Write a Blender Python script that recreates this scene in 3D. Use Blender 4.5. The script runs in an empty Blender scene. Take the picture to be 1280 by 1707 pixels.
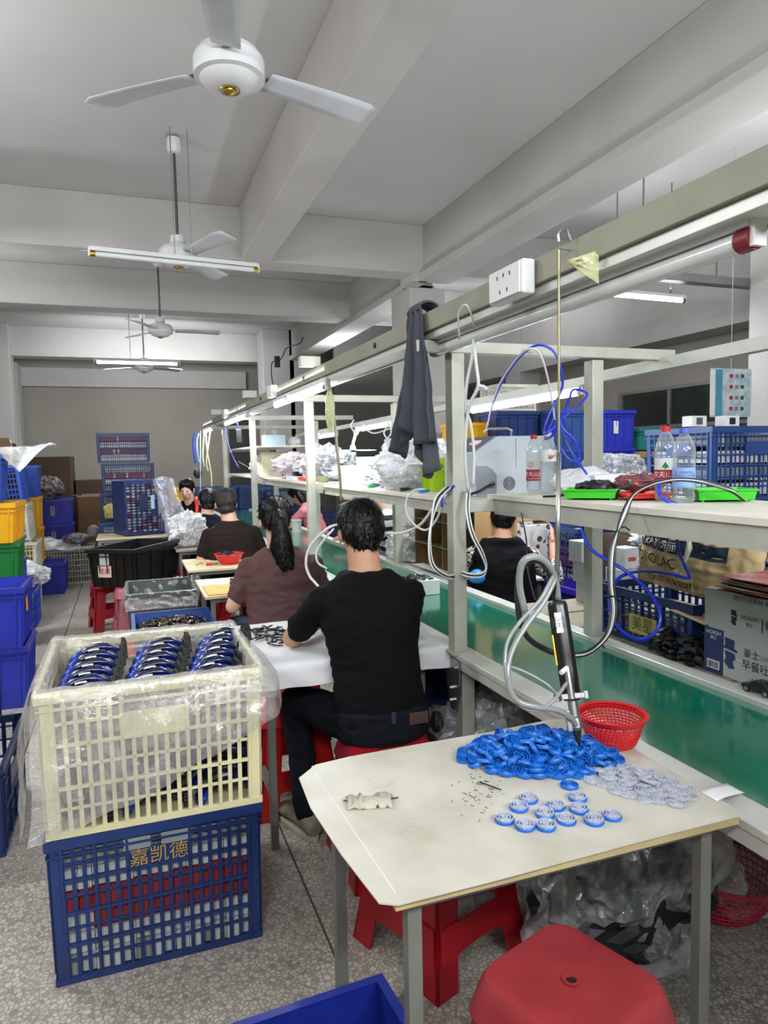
import bpy, bmesh, math, random
from mathutils import Vector, Matrix, noise
random.seed(7)
V = Vector; PI = math.pi
SC = bpy.context.scene; COL = SC.collection

# ---------------------------------------------------------------- camera
EYE = V((0, 0, 1.5)); FPX = 1180.0
camd = bpy.data.cameras.new('camera'); cam = bpy.data.objects.new('camera', camd); COL.objects.link(cam)
camd.sensor_fit = 'HORIZONTAL'; camd.sensor_width = 36; camd.lens = 36 * FPX / 1280
XC = V((0.9388566, -0.3437308, -0.0199353)); YC = V((0.0454331, 0.0662853, 0.9967658)); ZC = V((-0.3412977, -0.9367259, 0.0778491))
XC = XC.normalized()
cam.matrix_world = Matrix(((XC.x, YC.x, ZC.x, 0), (XC.y, YC.y, ZC.y, 0), (XC.z, YC.z, ZC.z, 1.5), (0, 0, 0, 1)))
camd.clip_start = 0.05; camd.clip_end = 60
SC.camera = cam
def ray(px, py):
    return XC * (px - 640) - YC * (py - 853.5) - ZC * FPX
def at(px, py, Y=None, X=None, Z=None):
    d = ray(px, py)
    if Y is not None: k = Y / d.y
    elif X is not None: k = X / d.x
    else: k = (Z - 1.5) / d.z
    return EYE + d * k

# ---------------------------------------------------------------- world, lights, exposure
w = bpy.data.worlds.new('world'); SC.world = w; w.use_nodes = True
w.node_tree.nodes['Background'].inputs[0].default_value = (0.75, 0.82, 0.9, 1)
w.node_tree.nodes['Background'].inputs[1].default_value = 0.25
def area(name, loc, target, sx, sy, power, col=(0.93, 0.97, 1.0)):
    l = bpy.data.lights.new(name, 'AREA'); l.shape = 'RECTANGLE'; l.size = sx; l.size_y = sy; l.energy = power; l.color = col
    o = bpy.data.objects.new(name, l); COL.objects.link(o); o.location = loc
    o.rotation_euler = (V(target) - V(loc)).to_track_quat('-Z', 'Y').to_euler()
    return o
# unseen area lights without fixtures: hall tubes behind the camera, plus added fills
area('unseen_light', (-1.0, -1.2, 3.0), (-0.8, 2.2, 0.6), 1.2, 0.12, 48)
area('unseen_light', (-1.75, 3.6, 3.0), (-0.9, 3.9, 0.2), 0.15, 1.2, 46)  # added fill out of frame, lifts the left crates and floor
area('unseen_light', (-1.75, 6.2, 3.0), (-0.8, 7.0, 0.2), 0.15, 1.2, 40)  # second added fill, farther along the left row
for p_ in ((-1.7, 1.0), (-1.75, 4.4), (4.5, 3.2), (-1.75, 8.3), (4.3, 8.4), (3.6, 11.0)): area('unseen_light', (p_[0], p_[1], 2.75), (p_[0], p_[1], 6), 1.0, 0.25, 22)  # added uplights with no fixture, they brighten the ceiling
area('unseen_light', (0.6, 12.6, 3.2), (0.4, 16, 1.6), 2.4, 0.3, 50)  # added fill aimed at the back wall
area('unseen_light', (1.4, -1.6, 3.0), (1.1, 2.5, 0.4), 1.2, 0.12, 28)
area('unseen_light', (4.4, 1.6, 2.75), (4.4, 1.6, 6), 1.2, 0.1, 45)  # added uplight for the ceiling on the right, no lamp hangs here
area('unseen_light', (2.3, -0.9, 2.5), (1.95, 1.9, 0.9), 1.0, 0.15, 40)  # fill added to brighten the kraft sack and side bench
area('unseen_light', (0.3, -1.5, 2.6), (0.3, 0.6, 4.4), 1.2, 0.2, 62)  # added uplight for the near ceiling and the beam underside
SC.view_settings.view_transform = 'Standard'; SC.view_settings.look = 'None'
SC.view_settings.gamma = 1; SC.view_settings.use_curve_mapping = False
SC.view_settings.exposure = 0.54
SC.cycles.use_denoising = True
SC.cycles.max_bounces = 7; SC.cycles.diffuse_bounces = 4; SC.cycles.glossy_bounces = 3; SC.cycles.transmission_bounces = 5
SC.cycles.transparent_max_bounces = 14; SC.cycles.caustics_reflective = False; SC.cycles.caustics_refractive = False
SC.cycles.sample_clamp_indirect = 6

# ---------------------------------------------------------------- materials
def lin(h):
    h = h.lstrip('#'); r = [int(h[i:i+2], 16) / 255 for i in (0, 2, 4)]
    return tuple(c / 12.92 if c <= .04045 else ((c + .055) / 1.055) ** 2.4 for c in r) + (1,)
MATS = {}
def mat(name, col, rough=.5, metal=0, var=.06, scale=6, bump=0, bscale=60, coat=0, emit=None, estr=0, spec=.5, alpha=None, trans=0, col2=None, v2=.5, sss=0):
    """principled material whose colour wanders a little with object-space noise"""
    if name in MATS: return MATS[name]
    m = bpy.data.materials.new(name); m.use_nodes = True; nt = m.node_tree; N = nt.nodes; L = nt.links
    b = N['Principled BSDF']; c = lin(col)
    tc = N.new('ShaderNodeTexCoord'); nz = N.new('ShaderNodeTexNoise'); nz.inputs['Scale'].default_value = scale; nz.inputs['Detail'].default_value = 4
    L.new(tc.outputs['Object'], nz.inputs['Vector'])
    mx = N.new('ShaderNodeMix'); mx.data_type = 'RGBA'
    d = lin(col2) if col2 else tuple(max(0, x * (1 - var * 2.2)) for x in c[:3]) + (1,)
    e = c if col2 else tuple(min(1, x * (1 + var)) for x in c[:3]) + (1,)
    mx.inputs[6].default_value = d; mx.inputs[7].default_value = e
    mr = N.new('ShaderNodeMapRange'); mr.inputs[1].default_value = v2 - .18; mr.inputs[2].default_value = v2 + .12
    L.new(nz.outputs['Fac'], mr.inputs[0]); L.new(mr.outputs[0], mx.inputs[0]); L.new(mx.outputs[2], b.inputs['Base Color'])
    b.inputs['Roughness'].default_value = rough; b.inputs['Metallic'].default_value = metal
    b.inputs['Specular IOR Level'].default_value = spec
    if coat: b.inputs['Coat Weight'].default_value = coat; b.inputs['Coat Roughness'].default_value = .15
    if trans: b.inputs['Transmission Weight'].default_value = trans
    if sss: b.inputs['Subsurface Weight'].default_value = sss; b.inputs['Subsurface Radius'].default_value = (.02, .01, .005)
    if bump:
        bn = N.new('ShaderNodeTexNoise'); bn.inputs['Scale'].default_value = bscale; bn.inputs['Detail'].default_value = 3
        L.new(tc.outputs['Object'], bn.inputs['Vector'])
        bp = N.new('ShaderNodeBump'); bp.inputs['Strength'].default_value = bump; bp.inputs['Distance'].default_value = .01
        L.new(bn.outputs['Fac'], bp.inputs['Height']); L.new(bp.outputs[0], b.inputs['Normal'])
    if emit: b.inputs['Emission Color'].default_value = lin(emit); b.inputs['Emission Strength'].default_value = estr
    MATS[name] = m; return m
def film(name, col='#eef2f4', clear=.7, rough=.12, scale=9, crease=.6):
    """thin crinkled plastic film: part see-through, part milky gloss, creases whiter"""
    if name in MATS: return MATS[name]
    m = bpy.data.materials.new(name); m.use_nodes = True; nt = m.node_tree; N = nt.nodes; L = nt.links
    N.remove(N['Principled BSDF']); out = N['Material Output']
    tr = N.new('ShaderNodeBsdfTransparent'); tr.inputs[0].default_value = (.97, .98, .98, 1)
    df = N.new('ShaderNodeBsdfDiffuse'); df.inputs[0].default_value = lin(col)
    gl = N.new('ShaderNodeBsdfGlossy'); gl.inputs['Roughness'].default_value = rough; gl.inputs[0].default_value = (.9, .9, .9, 1)
    tc = N.new('ShaderNodeTexCoord'); nz = N.new('ShaderNodeTexNoise'); nz.inputs['Scale'].default_value = scale; nz.inputs['Detail'].default_value = 6; nz.inputs['Roughness'].default_value = .7
    nz.inputs['Distortion'].default_value = 1.2
    L.new(tc.outputs['Object'], nz.inputs['Vector'])
    ma = N.new('ShaderNodeMath'); ma.operation = 'SUBTRACT'; ma.inputs[1].default_value = .5; L.new(nz.outputs['Fac'], ma.inputs[0])
    ab = N.new('ShaderNodeMath'); ab.operation = 'ABSOLUTE'; L.new(ma.outputs[0], ab.inputs[0])
    mr = N.new('ShaderNodeMapRange'); mr.inputs[1].default_value = 0; mr.inputs[2].default_value = .07
    mr.inputs[3].default_value = crease; mr.inputs[4].default_value = 1 - clear
    L.new(ab.outputs[0], mr.inputs[0])
    bp = N.new('ShaderNodeBump'); bp.inputs['Strength'].default_value = .8; bp.inputs['Distance'].default_value = .02
    L.new(nz.outputs['Fac'], bp.inputs['Height']); L.new(bp.outputs[0], gl.inputs['Normal']); 
    m1 = N.new('ShaderNodeMixShader'); m1.inputs[0].default_value = .38; L.new(df.outputs[0], m1.inputs[1]); L.new(gl.outputs[0], m1.inputs[2])
    m2 = N.new('ShaderNodeMixShader'); L.new(mr.outputs[0], m2.inputs[0]); L.new(tr.outputs[0], m2.inputs[1]); L.new(m1.outputs[0], m2.inputs[2])
    L.new(m2.outputs[0], out.inputs[0]); MATS[name] = m; return m
def glow(name, col, s):
    if name in MATS: return MATS[name]
    m = bpy.data.materials.new(name); m.use_nodes = True; b = m.node_tree.nodes['Principled BSDF']
    b.inputs['Base Color'].default_value = (.9, .9, .9, 1); b.inputs['Emission Color'].default_value = lin(col); b.inputs['Emission Strength'].default_value = s
    MATS[name] = m; return m

# ---------------------------------------------------------------- mesh builder
class MB:
    def __init__(s): s.v = []; s.f = []; s.mi = []; s.cur = 0
    def add(s, vs, fs):
        n = len(s.v); s.v += [tuple(v) for v in vs]; s.f += [tuple(i + n for i in f) for f in fs]; s.mi += [s.cur] * len(fs); return s
    def bx(s, x0, y0, z0, x1, y1, z1):
        return s.add([(x0,y0,z0),(x1,y0,z0),(x1,y1,z0),(x0,y1,z0),(x0,y0,z1),(x1,y0,z1),(x1,y1,z1),(x0,y1,z1)],
                     [(0,3,2,1),(4,5,6,7),(0,1,5,4),(1,2,6,5),(2,3,7,6),(3,0,4,7)])
    def box(s, c, d, rz=0, M=None):
        q = Matrix.Rotation(rz, 3, 'Z') if M is None else M; vs = []
        for z in (-1, 1):
            for x, y in ((-1,-1),(1,-1),(1,1),(-1,1)):
                vs.append(V(c) + q @ V((x*d[0]/2, y*d[1]/2, z*d[2]/2)))
        return s.add(vs, [(0,3,2,1),(4,5,6,7),(0,1,5,4),(1,2,6,5),(2,3,7,6),(3,0,4,7)])
    def fr(s, c0, d0, c1, d1):
        """frustum between rectangle d0 at c0 and rectangle d1 at c1"""
        vs = [(c[0]+x*d[0]/2, c[1]+y*d[1]/2, c[2]) for c, d in ((c0,d0),(c1,d1)) for x, y in ((-1,-1),(1,-1),(1,1),(-1,1))]
        return s.add(vs, [(0,3,2,1),(4,5,6,7),(0,1,5,4),(1,2,6,5),(2,3,7,6),(3,0,4,7)])
    def bar(s, p0, p1, w, h=None):
        """square bar from p0 to p1"""
        h = h or w; p0 = V(p0); p1 = V(p1); d = (p1 - p0).normalized(); up = V((0,0,1)) if abs(d.z) < .95 else V((0,1,0))
        a = d.cross(up).normalized(); b = a.cross(d).normalized(); vs = []
        for p in (p0, p1):
            for x, y in ((-1,-1),(1,-1),(1,1),(-1,1)): vs.append(p + a*x*w/2 + b*y*h/2)
        return s.add(vs, [(0,3,2,1),(4,5,6,7),(0,1,5,4),(1,2,6,5),(2,3,7,6),(3,0,4,7)])
    def rings(s, rs, cap=True, closed=True):
        n = len(rs[0]); base = len(s.v); vs = [p for r in rs for p in r]; fs = []
        for i in range(len(rs) - 1):
            for j in range(n if closed else n - 1):
                a = i*n+j; b = i*n+(j+1) % n; fs.append((a, b, b+n, a+n))
        if cap and closed: fs.append(tuple(reversed(range(n)))); fs.append(tuple(range((len(rs)-1)*n, len(rs)*n)))
        return s.add(vs, fs)
    def cyl(s, p0, p1, r0, r1=None, n=16):
        r1 = r0 if r1 is None else r1
        return s.tube([p0, p1], [r0, r1], n)
    def tube(s, pts, r, n=8):
        pts = [V(p) for p in pts]; k = len(pts); rr = r if isinstance(r, (list, tuple)) else [r]*k
        rs = []; prev = None
        for i, p in enumerate(pts):
            d = (pts[min(i+1,k-1)] - pts[max(i-1,0)])
            if d.length < 1e-7: d = V((0,0,1))
            d.normalize()
            if prev is None: up = V((0,0,1)) if abs(d.z) < .9 else V((1,0,0)); a = d.cross(up).normalized()
            else: a = (prev - d*prev.dot(d)).normalized()
            prev = a; b = d.cross(a)
            rs.append([p + (a*math.cos(2*PI*j/n) + b*math.sin(2*PI*j/n))*rr[i] for j in range(n)])
        return s.rings(rs)
    def lathe(s, prof, n=24, c=(0,0,0), M=None, cap=None):
        if cap is None: cap = not (abs(prof[0][0]-prof[-1][0]) < 1e-6 and abs(prof[0][1]-prof[-1][1]) < 1e-6)
        rs = []
        for r, z in prof:
            ring = [V((r*math.cos(2*PI*j/n), r*math.sin(2*PI*j/n), z)) for j in range(n)]
            if M is not None: ring = [M @ p for p in ring]
            rs.append([p + V(c) for p in ring])
        return s.rings(rs, cap)
    def prism(s, poly, a, b, axis='z', c=(0,0,0)):
        """extrude a 2-D outline along an axis"""
        def q(u, v, t): return {'z': (u, v, t), 'y': (u, t, v), 'x': (t, u, v)}[axis]
        n = len(poly); vs = [V(q(u, v, t)) + V(c) for t in (a, b) for u, v in poly]
        fs = [tuple(reversed(range(n))), tuple(range(n, 2*n))] + [(i, (i+1) % n, (i+1) % n + n, i + n) for i in range(n)]
        return s.add(vs, fs)
    def ell(s, c, r, M=None, nu=14, nv=9):
        rs = []
        for i in range(1, nv):
            t = -PI/2 + PI*i/nv
            ring = [V((r[0]*math.cos(t)*math.cos(2*PI*j/nu), r[1]*math.cos(t)*math.sin(2*PI*j/nu), r[2]*math.sin(t))) for j in range(nu)]
            if M is not None: ring = [M @ p for p in ring]
            rs.append([p + V(c) for p in ring])
        return s.rings(rs)
    def cap(s, p0, p1, r0, r1):
        p0 = V(p0); p1 = V(p1); s.cyl(p0, p1, r0, r1, 14); s.ell(p0, (r0,)*3, None, 12, 8); return s.ell(p1, (r1,)*3, None, 12, 8)
    def sheet(s, fn, nu, nv):
        vs = [fn(i/(nu-1), j/(nv-1)) for j in range(nv) for i in range(nu)]
        fs = [(j*nu+i, j*nu+i+1, (j+1)*nu+i+1, (j+1)*nu+i) for j in range(nv-1) for i in range(nu-1)]
        return s.add(vs, fs)
    def xf(s, fn): s.v = [tuple(fn(V(p))) for p in s.v]; return s
    def mesh(s, name, mats):
        me = bpy.data.meshes.new(name); me.from_pydata(s.v, [], s.f)
        for m in (mats if isinstance(mats, (list, tuple)) else [mats]): me.materials.append(m)
        if any(s.mi): me.polygons.foreach_set('material_index', s.mi)
        bm = bmesh.new(); bm.from_mesh(me); bmesh.ops.recalc_face_normals(bm, faces=bm.faces); bm.to_mesh(me); bm.free()
        return me
    def build(s, name, mats, parent=None, loc=None, rot=None, smooth=False, bevel=0, seg=2, solid=0, kind=None):
        me = s.mesh(name, mats)
        return link(name, me, parent, loc, rot, smooth, bevel, seg, solid, kind)
def link(name, me, parent=None, loc=None, rot=None, smooth=False, bevel=0, seg=2, solid=0, kind=None):
    o = bpy.data.objects.new(name, me); COL.objects.link(o)
    if parent: o.parent = parent
    if loc: o.location = loc
    if rot: o.rotation_euler = rot
    if smooth:
        me.polygons.foreach_set('use_smooth', [True]*len(me.polygons))
        if smooth == 'auto':
            try: me.set_sharp_from_angle(angle=math.radians(35))
            except Exception: pass
    if solid: md = o.modifiers.new('solid', 'SOLIDIFY'); md.thickness = solid; md.offset = 0
    if bevel:
        md = o.modifiers.new('bevel', 'BEVEL'); md.width = bevel; md.segments = seg; md.limit_method = 'ANGLE'; md.angle_limit = .6
    if kind: o['kind'] = kind
    return o
def tag(o, label, cat, group=None, kind=None):
    if label: o['label'] = label
    if cat: o['category'] = cat
    if group: o['group'] = group
    if kind: o['kind'] = kind
    return o
def thing(name, label, cat, loc=(0,0,0), rz=0, group=None, rot=None):
    o = bpy.data.objects.new(name, None); COL.objects.link(o); o.location = loc; o.rotation_euler = rot or (0, 0, rz)
    o.empty_display_size = .05
    return tag(o, label, cat, group)
def kids(o): return list(o.children)
def copy_tree(o, parent=None):
    ch = [c for c in ALLCH(o)]
    c = o.copy(); COL.objects.link(c); c.parent = parent
    for k in ch: copy_tree(k, c)
    return c
def ALLCH(o): return [x for x in bpy.data.objects if x.parent == o]
def dup(o, label, loc, rz=None, group=None, rot=None, scale=None):
    c = copy_tree(o); c.location = loc; c['label'] = label
    if rz is not None: c.rotation_euler = (0, 0, rz)
    if rot is not None: c.rotation_euler = rot
    if scale: c.scale = scale
    if group: c['group'] = group
    elif 'group' in c: del c['group']
    return c
def nz(p, s=1, seed=0): return noise.noise(V(p)*s + V((seed*7.3, seed*3.1, seed*1.7)))
def catmull(pts, k=6):
    pts = [V(p) for p in pts]; out = []
    P = [pts[0]*2 - pts[1]] + pts + [pts[-1]*2 - pts[-2]]
    for i in range(1, len(P)-2):
        for j in range(k):
            t = j/k; a, b, c, d = P[i-1], P[i], P[i+1], P[i+2]
            out.append(.5*((2*b) + (c-a)*t + (2*a-5*b+4*c-d)*t*t + (3*b-a-3*c+d)*t**3))
    out.append(pts[-1]); return out
FONT_T = {}
def text(body, size, M, m, parent, name='lettering', depth=.0006, align='CENTER', wrap=0, sx=1):
    """flat print as thin geometry; M maps the text plane (x right, y up, z out) to the parent's space"""
    cu = bpy.data.curves.new('t', 'FONT'); cu.body = body; cu.size = size; cu.align_x = align; cu.align_y = 'CENTER'; cu.resolution_u = 2
    cu.space_line = 1.0
    ob = bpy.data.objects.new('t', cu); COL.objects.link(ob)
    dg = bpy.context.evaluated_depsgraph_get(); me = bpy.data.meshes.new_from_object(ob.evaluated_get(dg))
    bpy.data.objects.remove(ob)
    me.materials.clear(); me.materials.append(m)
    for v in me.vertices:
        p = v.co.copy(); p.x *= sx
        if wrap: a = p.x/wrap; p = V((wrap*math.sin(a), p.y, wrap*math.cos(a)-wrap))
        v.co = M @ (p + V((0, 0, depth)))
    return link(name, me, parent)
def face_M(loc, normal='-y', rz=0):
    """text plane at loc facing a direction: '-y', '-x', '+z' """
    if normal == '-y': r = Matrix.Rotation(PI/2, 4, 'X')
    elif normal == '-x': r = Matrix.Rotation(-PI/2, 4, 'Z') @ Matrix.Rotation(PI/2, 4, 'X')
    elif normal == '+x': r = Matrix.Rotation(PI/2, 4, 'Z') @ Matrix.Rotation(PI/2, 4, 'X')
    else: r = Matrix.Identity(4)
    return Matrix.Translation(loc) @ Matrix.Rotation(rz, 4, 'Z') @ r
# ================================================================ SETTING
plaster = mat('plaster', '#b9b6b3', .85, var=.03, scale=1.6, bump=.12, bscale=14)
ceilm = mat('ceiling_paint', '#c4c2c1', .8, var=.03, scale=1.1, bump=.1, bscale=9)
wallm = mat('wall_paint', '#98938a', .85, var=.05, scale=.8, bump=.08, bscale=20)
darkwall = mat('dark_panel_paint', '#5c5a58', .7, var=.08, scale=1.2)
# terrazzo
tz = bpy.data.materials.new('terrazzo'); tz.use_nodes = True; nt = tz.node_tree; N = nt.nodes; L = nt.links; b = N['Principled BSDF']
tc = N.new('ShaderNodeTexCoord')
def vor(sc, feat='F1'):
    v = N.new('ShaderNodeTexVoronoi'); v.inputs['Scale'].default_value = sc; v.feature = feat; L.new(tc.outputs['Object'], v.inputs['Vector']); return v
v1 = vor(64); cr = N.new('ShaderNodeValToRGB'); sp = N.new('ShaderNodeSeparateColor'); L.new(v1.outputs['Color'], sp.inputs[0]); L.new(sp.outputs[0], cr.inputs[0])
e = cr.color_ramp.elements; e[0].position = 0; e[0].color = lin('#8e867e'); e[1].position = 1; e[1].color = lin('#cfc8bc')
for pos, cc in ((.12, '#b0a89f'), (.5, '#cdc6b8'), (.8, '#c2bcb2')): x = e.new(pos); x.color = lin(cc)
v2 = vor(64, 'DISTANCE_TO_EDGE'); mr = N.new('ShaderNodeMapRange'); mr.inputs[1].default_value = .03; mr.inputs[2].default_value = .16; L.new(v2.outputs['Distance'], mr.inputs[0])
mx = N.new('ShaderNodeMix'); mx.data_type = 'RGBA'; mx.inputs[6].default_value = lin('#958d84'); L.new(mr.outputs[0], mx.inputs[0]); L.new(cr.outputs[0], mx.inputs[7])
n1 = N.new('ShaderNodeTexNoise'); n1.inputs['Scale'].default_value = 1.7; n1.inputs['Detail'].default_value = 6; L.new(tc.outputs['Object'], n1.inputs['Vector'])
mr2 = N.new('ShaderNodeMapRange'); mr2.inputs[1].default_value = .35; mr2.inputs[2].default_value = .7; mr2.inputs[3].default_value = .72; mr2.inputs[4].default_value = 1.05; L.new(n1.outputs['Fac'], mr2.inputs[0])
mu = N.new('ShaderNodeMix'); mu.data_type = 'RGBA'; mu.blend_type = 'MULTIPLY'; mu.inputs[0].default_value = 1; L.new(mx.outputs[2], mu.inputs[6]); L.new(mr2.outputs[0], mu.inputs[7])
L.new(mu.outputs[2], b.inputs['Base Color']); b.inputs['Roughness'].default_value = .42
joint = mat('joint_dirt', '#4a4540', .9)
fl = MB(); fl.bx(-2.1, -6, -.1, 6.2, 16.1, -.006)
floor = tag(fl.build('floor', joint), None, None, kind='structure')
xs = [-2.1, -.555, .53, 1.65, 2.75, 3.85, 5.0, 6.2]; ys = [-6, -3.6, -1.2, .55, 1.8, 3.03, 4.3, 5.6, 6.9, 8.2, 9.5, 10.8, 12.1, 13.4, 14.7, 16.1]
for i in range(len(xs)-1):
    for j in range(len(ys)-1):
        if ys[j] < -3 : pass
        MB().bx(xs[i]+.004, ys[j]+.004, -.02, xs[i+1]-.004, ys[j+1]-.004, 0).build('slab', tz, floor)
def struct(name, mb, m, **k): return tag(mb.build(name, m, **k), None, None, kind='structure')
struct('ceiling', MB().bx(-2.2, -6, 3.95, 6.4, 16.2, 4.1), ceilm)
struct('wall_back', MB().bx(-2.2, 16, 0, 6.3, 16.15, 4), wallm)
struct('wall_left', MB().bx(-2.25, -6, 0, -2.1, 16, 4), wallm)
struct('wall_rear', MB().bx(-2.2, -6.15, 0, 6.3, -6, 4), wallm)
# right wall with a long window opening
wr = MB(); wr.bx(6.2, -6, 0, 6.35, 16, 1.0); wr.bx(6.2, -6, 2.28, 6.35, 16, 4); wr.bx(6.2, 7.85, 1.0, 6.35, 16, 2.28); wr.bx(6.2, -6, 1, 6.35, 4.15, 2.28)
struct('wall_right', wr, wallm)
alu = mat('aluminium', '#8e8f8e', .35, .7, var=.05)
nightglass = mat('night_glass', '#10201c', .08, var=.3, scale=1.5, spec=.8)
wn = struct('window_1', MB().bx(6.20, 4.15, 1.0, 6.26, 4.2, 2.28).bx(6.20, 7.8, 1.0, 6.26, 7.85, 2.28).bx(6.20, 4.2, 2.24, 6.26, 7.8, 2.28).bx(6.2, 4.2, 1.0, 6.26, 7.8, 1.04), alu)
for k in range(1, 4):
    y = 4.15 + 3.7*k/4; MB().bx(6.21, y-.02, 1.04, 6.25, y+.02, 2.24).build('mullion', alu, wn)
MB().bx(6.21, 4.2, 1.78, 6.25, 7.8, 1.82).build('transom', alu, wn)
for k in range(4):
    y = 4.15 + 3.7*k/4
    for z0, z1 in ((1.04, 1.78), (1.82, 2.24)): MB().bx(6.225, y+.02, z0, 6.235, y+.905, z1).build('pane', nightglass, wn)
# beams
struct('trim_1', MB().bx(1.16, -6, 3.45, 1.45, 7.13, 3.95), plaster, bevel=.012)
b2 = MB(); b2.bx(3.10, -6, 3.40, 3.42, 7.2, 3.95); b2.bx(3.05, -5.99, 3.37, 3.44, 7.2, 3.45); b2.bx(3.10, 7.6, 3.40, 3.42, 16, 3.95); b2.bx(3.05, 7.6, 3.37, 3.44, 16, 3.45)
struct('trim_2', b2, plaster, bevel=.008)
for i, (y0, y1, z) in enumerate(((7.13, 7.45, 3.45), (9.75, 10.1, 3.45), (14.2, 14.6, 3.42), (-2.2, -1.9, 3.45))):
    struct('trim_%d' % (3+i), MB().bx(-2.1, y0, z, 6.2, y1, 3.95), plaster, bevel=.008)
struct('trim_7', MB().bx(5.85, -6, 2.78, 6.2, 16, 3.95).bx(5.82, -6, 2.76, 6.19, 16, 2.88), plaster, bevel=.008)
struct('trim_8', MB().bx(-2.1, 15.85, 3.05, 2.6, 16, 3.42), plaster)
def column(i, x0, y0, x1, y1, z1=3.95): return struct('trim_%d' % i, MB().bx(x0, y0, 0, x1, y1, z1), plaster, bevel=.01)
column(9, 3.05, 7.4, 3.48, 7.98, 3.37); struct('trim_10', MB().bx(2.98, 7.15, 3.37, 3.16, 7.5, 3.95), plaster)
column(11, 2.55, 13.5, 3.15, 14.1); column(12, -2.1, 15.3, -1.85, 15.9, 3.45); column(13, -2.1, 14.0, -1.8, 14.5)
column(14, 5.33, 4.55, 5.78, 4.95, 3.95); column(15, 5.8, 9.7, 6.2, 10.1); column(16, 3.05, 13.5, 3.5, 14.1)
# dark partition panels and door behind the line
struct('wall_partition', MB().bx(3.5, 12.0, 0, 6.2, 12.08, 3.94), darkwall)
struct('door_1', MB().bx(2.2, 15.9, 0, 2.75, 15.98, 2.55).bx(2.25, 15.88, .05, 2.7, 15.9, 2.5), mat('dark_door', '#3c3a39', .6))

# ================================================================ CEILING FANS
white = mat('white_enamel', '#d9dadb', .35, var=.03); fanw = mat('fan_blade_paint', '#c3c6cb', .4, var=.04)
gold = mat('brass_cap', '#b99b3e', .25, .9); steel = mat('steel', '#9a9a98', .3, .9, var=.05); darksteel = mat('dark_rod', '#5b5c5e', .4, .6)
def fan(label, loc, ang, rod):
    t = thing('ceiling_fan', label, 'fan', loc, ang, 'ceiling fans')
    mh = MB().lathe([(.02,-.09),(.055,-.088),(.085,-.08),(.112,-.062),(.12,-.05),(.142,-.045),(.142,.02),(.135,.035),(.128,.04),(.12,.055),(.05,.075),(.02,.08)], 40).build('motor_housing', white, t, smooth='auto')
    MB().lathe([(.04,-.094),(.042,-.09),(.036,-.086)], 24, cap=False).lathe([(.006,-.106),(.018,-.104),(.026,-.098),(.028,-.088)], 20).build('hub_cap', gold, mh, smooth='auto')
    MB().cyl((0,0,.07), (0,0,rod), .011, n=12).build('down_rod', darksteel, t, smooth='auto')
    MB().lathe([(.03,rod-.01),(.05,rod-.02),(.055,rod-.1),(.04,rod-.125),(.014,rod-.13)], 24).build('ceiling_canopy', white, t, smooth='auto')
    MB().lathe([(.014,.15),(.05,.14),(.058,.09),(.03,.07)], 24).build('motor_cup', white, t, smooth='auto')
    for k in range(3):
        a = 2*PI*k/3
        def fn(u, v):
            x = .17 + u*.53; wd = .055 + .028*u
            yy = (v-.5)*2*wd; z = -.01 - yy*.18 + .005*math.sin(u*3)
            if u > .97: yy *= .7
            return V((x*math.cos(a) - yy*math.sin(a), x*math.sin(a) + yy*math.cos(a), z))
        bl = MB().sheet(fn, 14, 5).build('blade', fanw, t, smooth=True, solid=.004)
        M = Matrix.Rotation(a, 3, 'Z')
        MB().box(M @ V((.18,0,0)), (.12,.035,.006), a).build('blade_arm', steel, t)
    return t
fan('ceiling fan nearest the camera, its housing and brass cap seen from below', (.47, 3.01, 3.08), math.radians(18), .86)
fan('second ceiling fan on a long grey rod, above the unlit tube lamp', (.46, 5.75, 3.07), math.radians(55), .88)
fan('third ceiling fan, just below the second cross beam', (.48, 9.0, 3.07), math.radians(0), .86)
fan('farthest ceiling fan, hanging at the lit ceiling tube lamp', (.38, 12.4, 3.05), math.radians(30), .9)

# ================================================================ TUBE LAMPS
lit = glow('lit_tube', '#f6fbff', 14.0)
offtube = mat('unlit_tube', '#d7dad9', .2, var=.02, coat=.5)
redcap = mat('tube_end_red', '#7b1f2a', .45)
def tube_lamp(label, p0, p1, on=True, r=.018, cap='steel', group=None, drop=True, light=0):
    p0 = V(p0); p1 = V(p1); c = (p0+p1)/2; t = thing('tube_lamp', label, 'lamp', c, group=group); a = p0-c; b = p1-c; d = (b-a).normalized(); up = V((0,0,1))
    MB().bar(a+up*.035, b+up*.035, .045, .03).build('batten', white, t, bevel=.004)
    MB().cyl(a+d*.02, b-d*.02, r, n=14).build('tube', lit if on else offtube, t, smooth='auto')
    cm = {'steel': steel, 'red': redcap, 'brass': gold}[cap]
    for q, s_ in ((a, 1), (b, -1)):
        MB().cyl(q, q+d*s_*.035, r*1.12, n=14).build('tube_cap', cm, t, smooth='auto')
        MB().box(q - d*s_*.004 + up*.012, (.014 if abs(d.x) > .5 else .03, .03 if abs(d.x) > .5 else .014, .06)).build('lamp_holder', white, t)
    if light:
        l = area('tube_light', c + V((0,0,-.03)), c + V((0,0,-3)), (p1-p0).length if abs(d.x) > .5 else .05, .05 if abs(d.x) > .5 else (p1-p0).length, light)
        l.rotation_euler = (0,0,0)
        l2 = l.copy(); l2.data = l.data.copy(); COL.objects.link(l2); l2.location = c + V((0,0,.09)); l2.rotation_euler = (PI,0,0); l2.data.energy = light*.32
    return t
lA = tube_lamp('unlit ceiling tube lamp with brass ends under the second fan', (-.16,5.47,2.96), (1.04,5.60,2.96), False, cap='brass')
MB().bar((-.02,0,.05),(-.02,0,.99-.03),.008).build('hanger', steel, lA); MB().bar((.1,0,.05),(.1,0,.95),.006).build('hanger', steel, lA)
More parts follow.
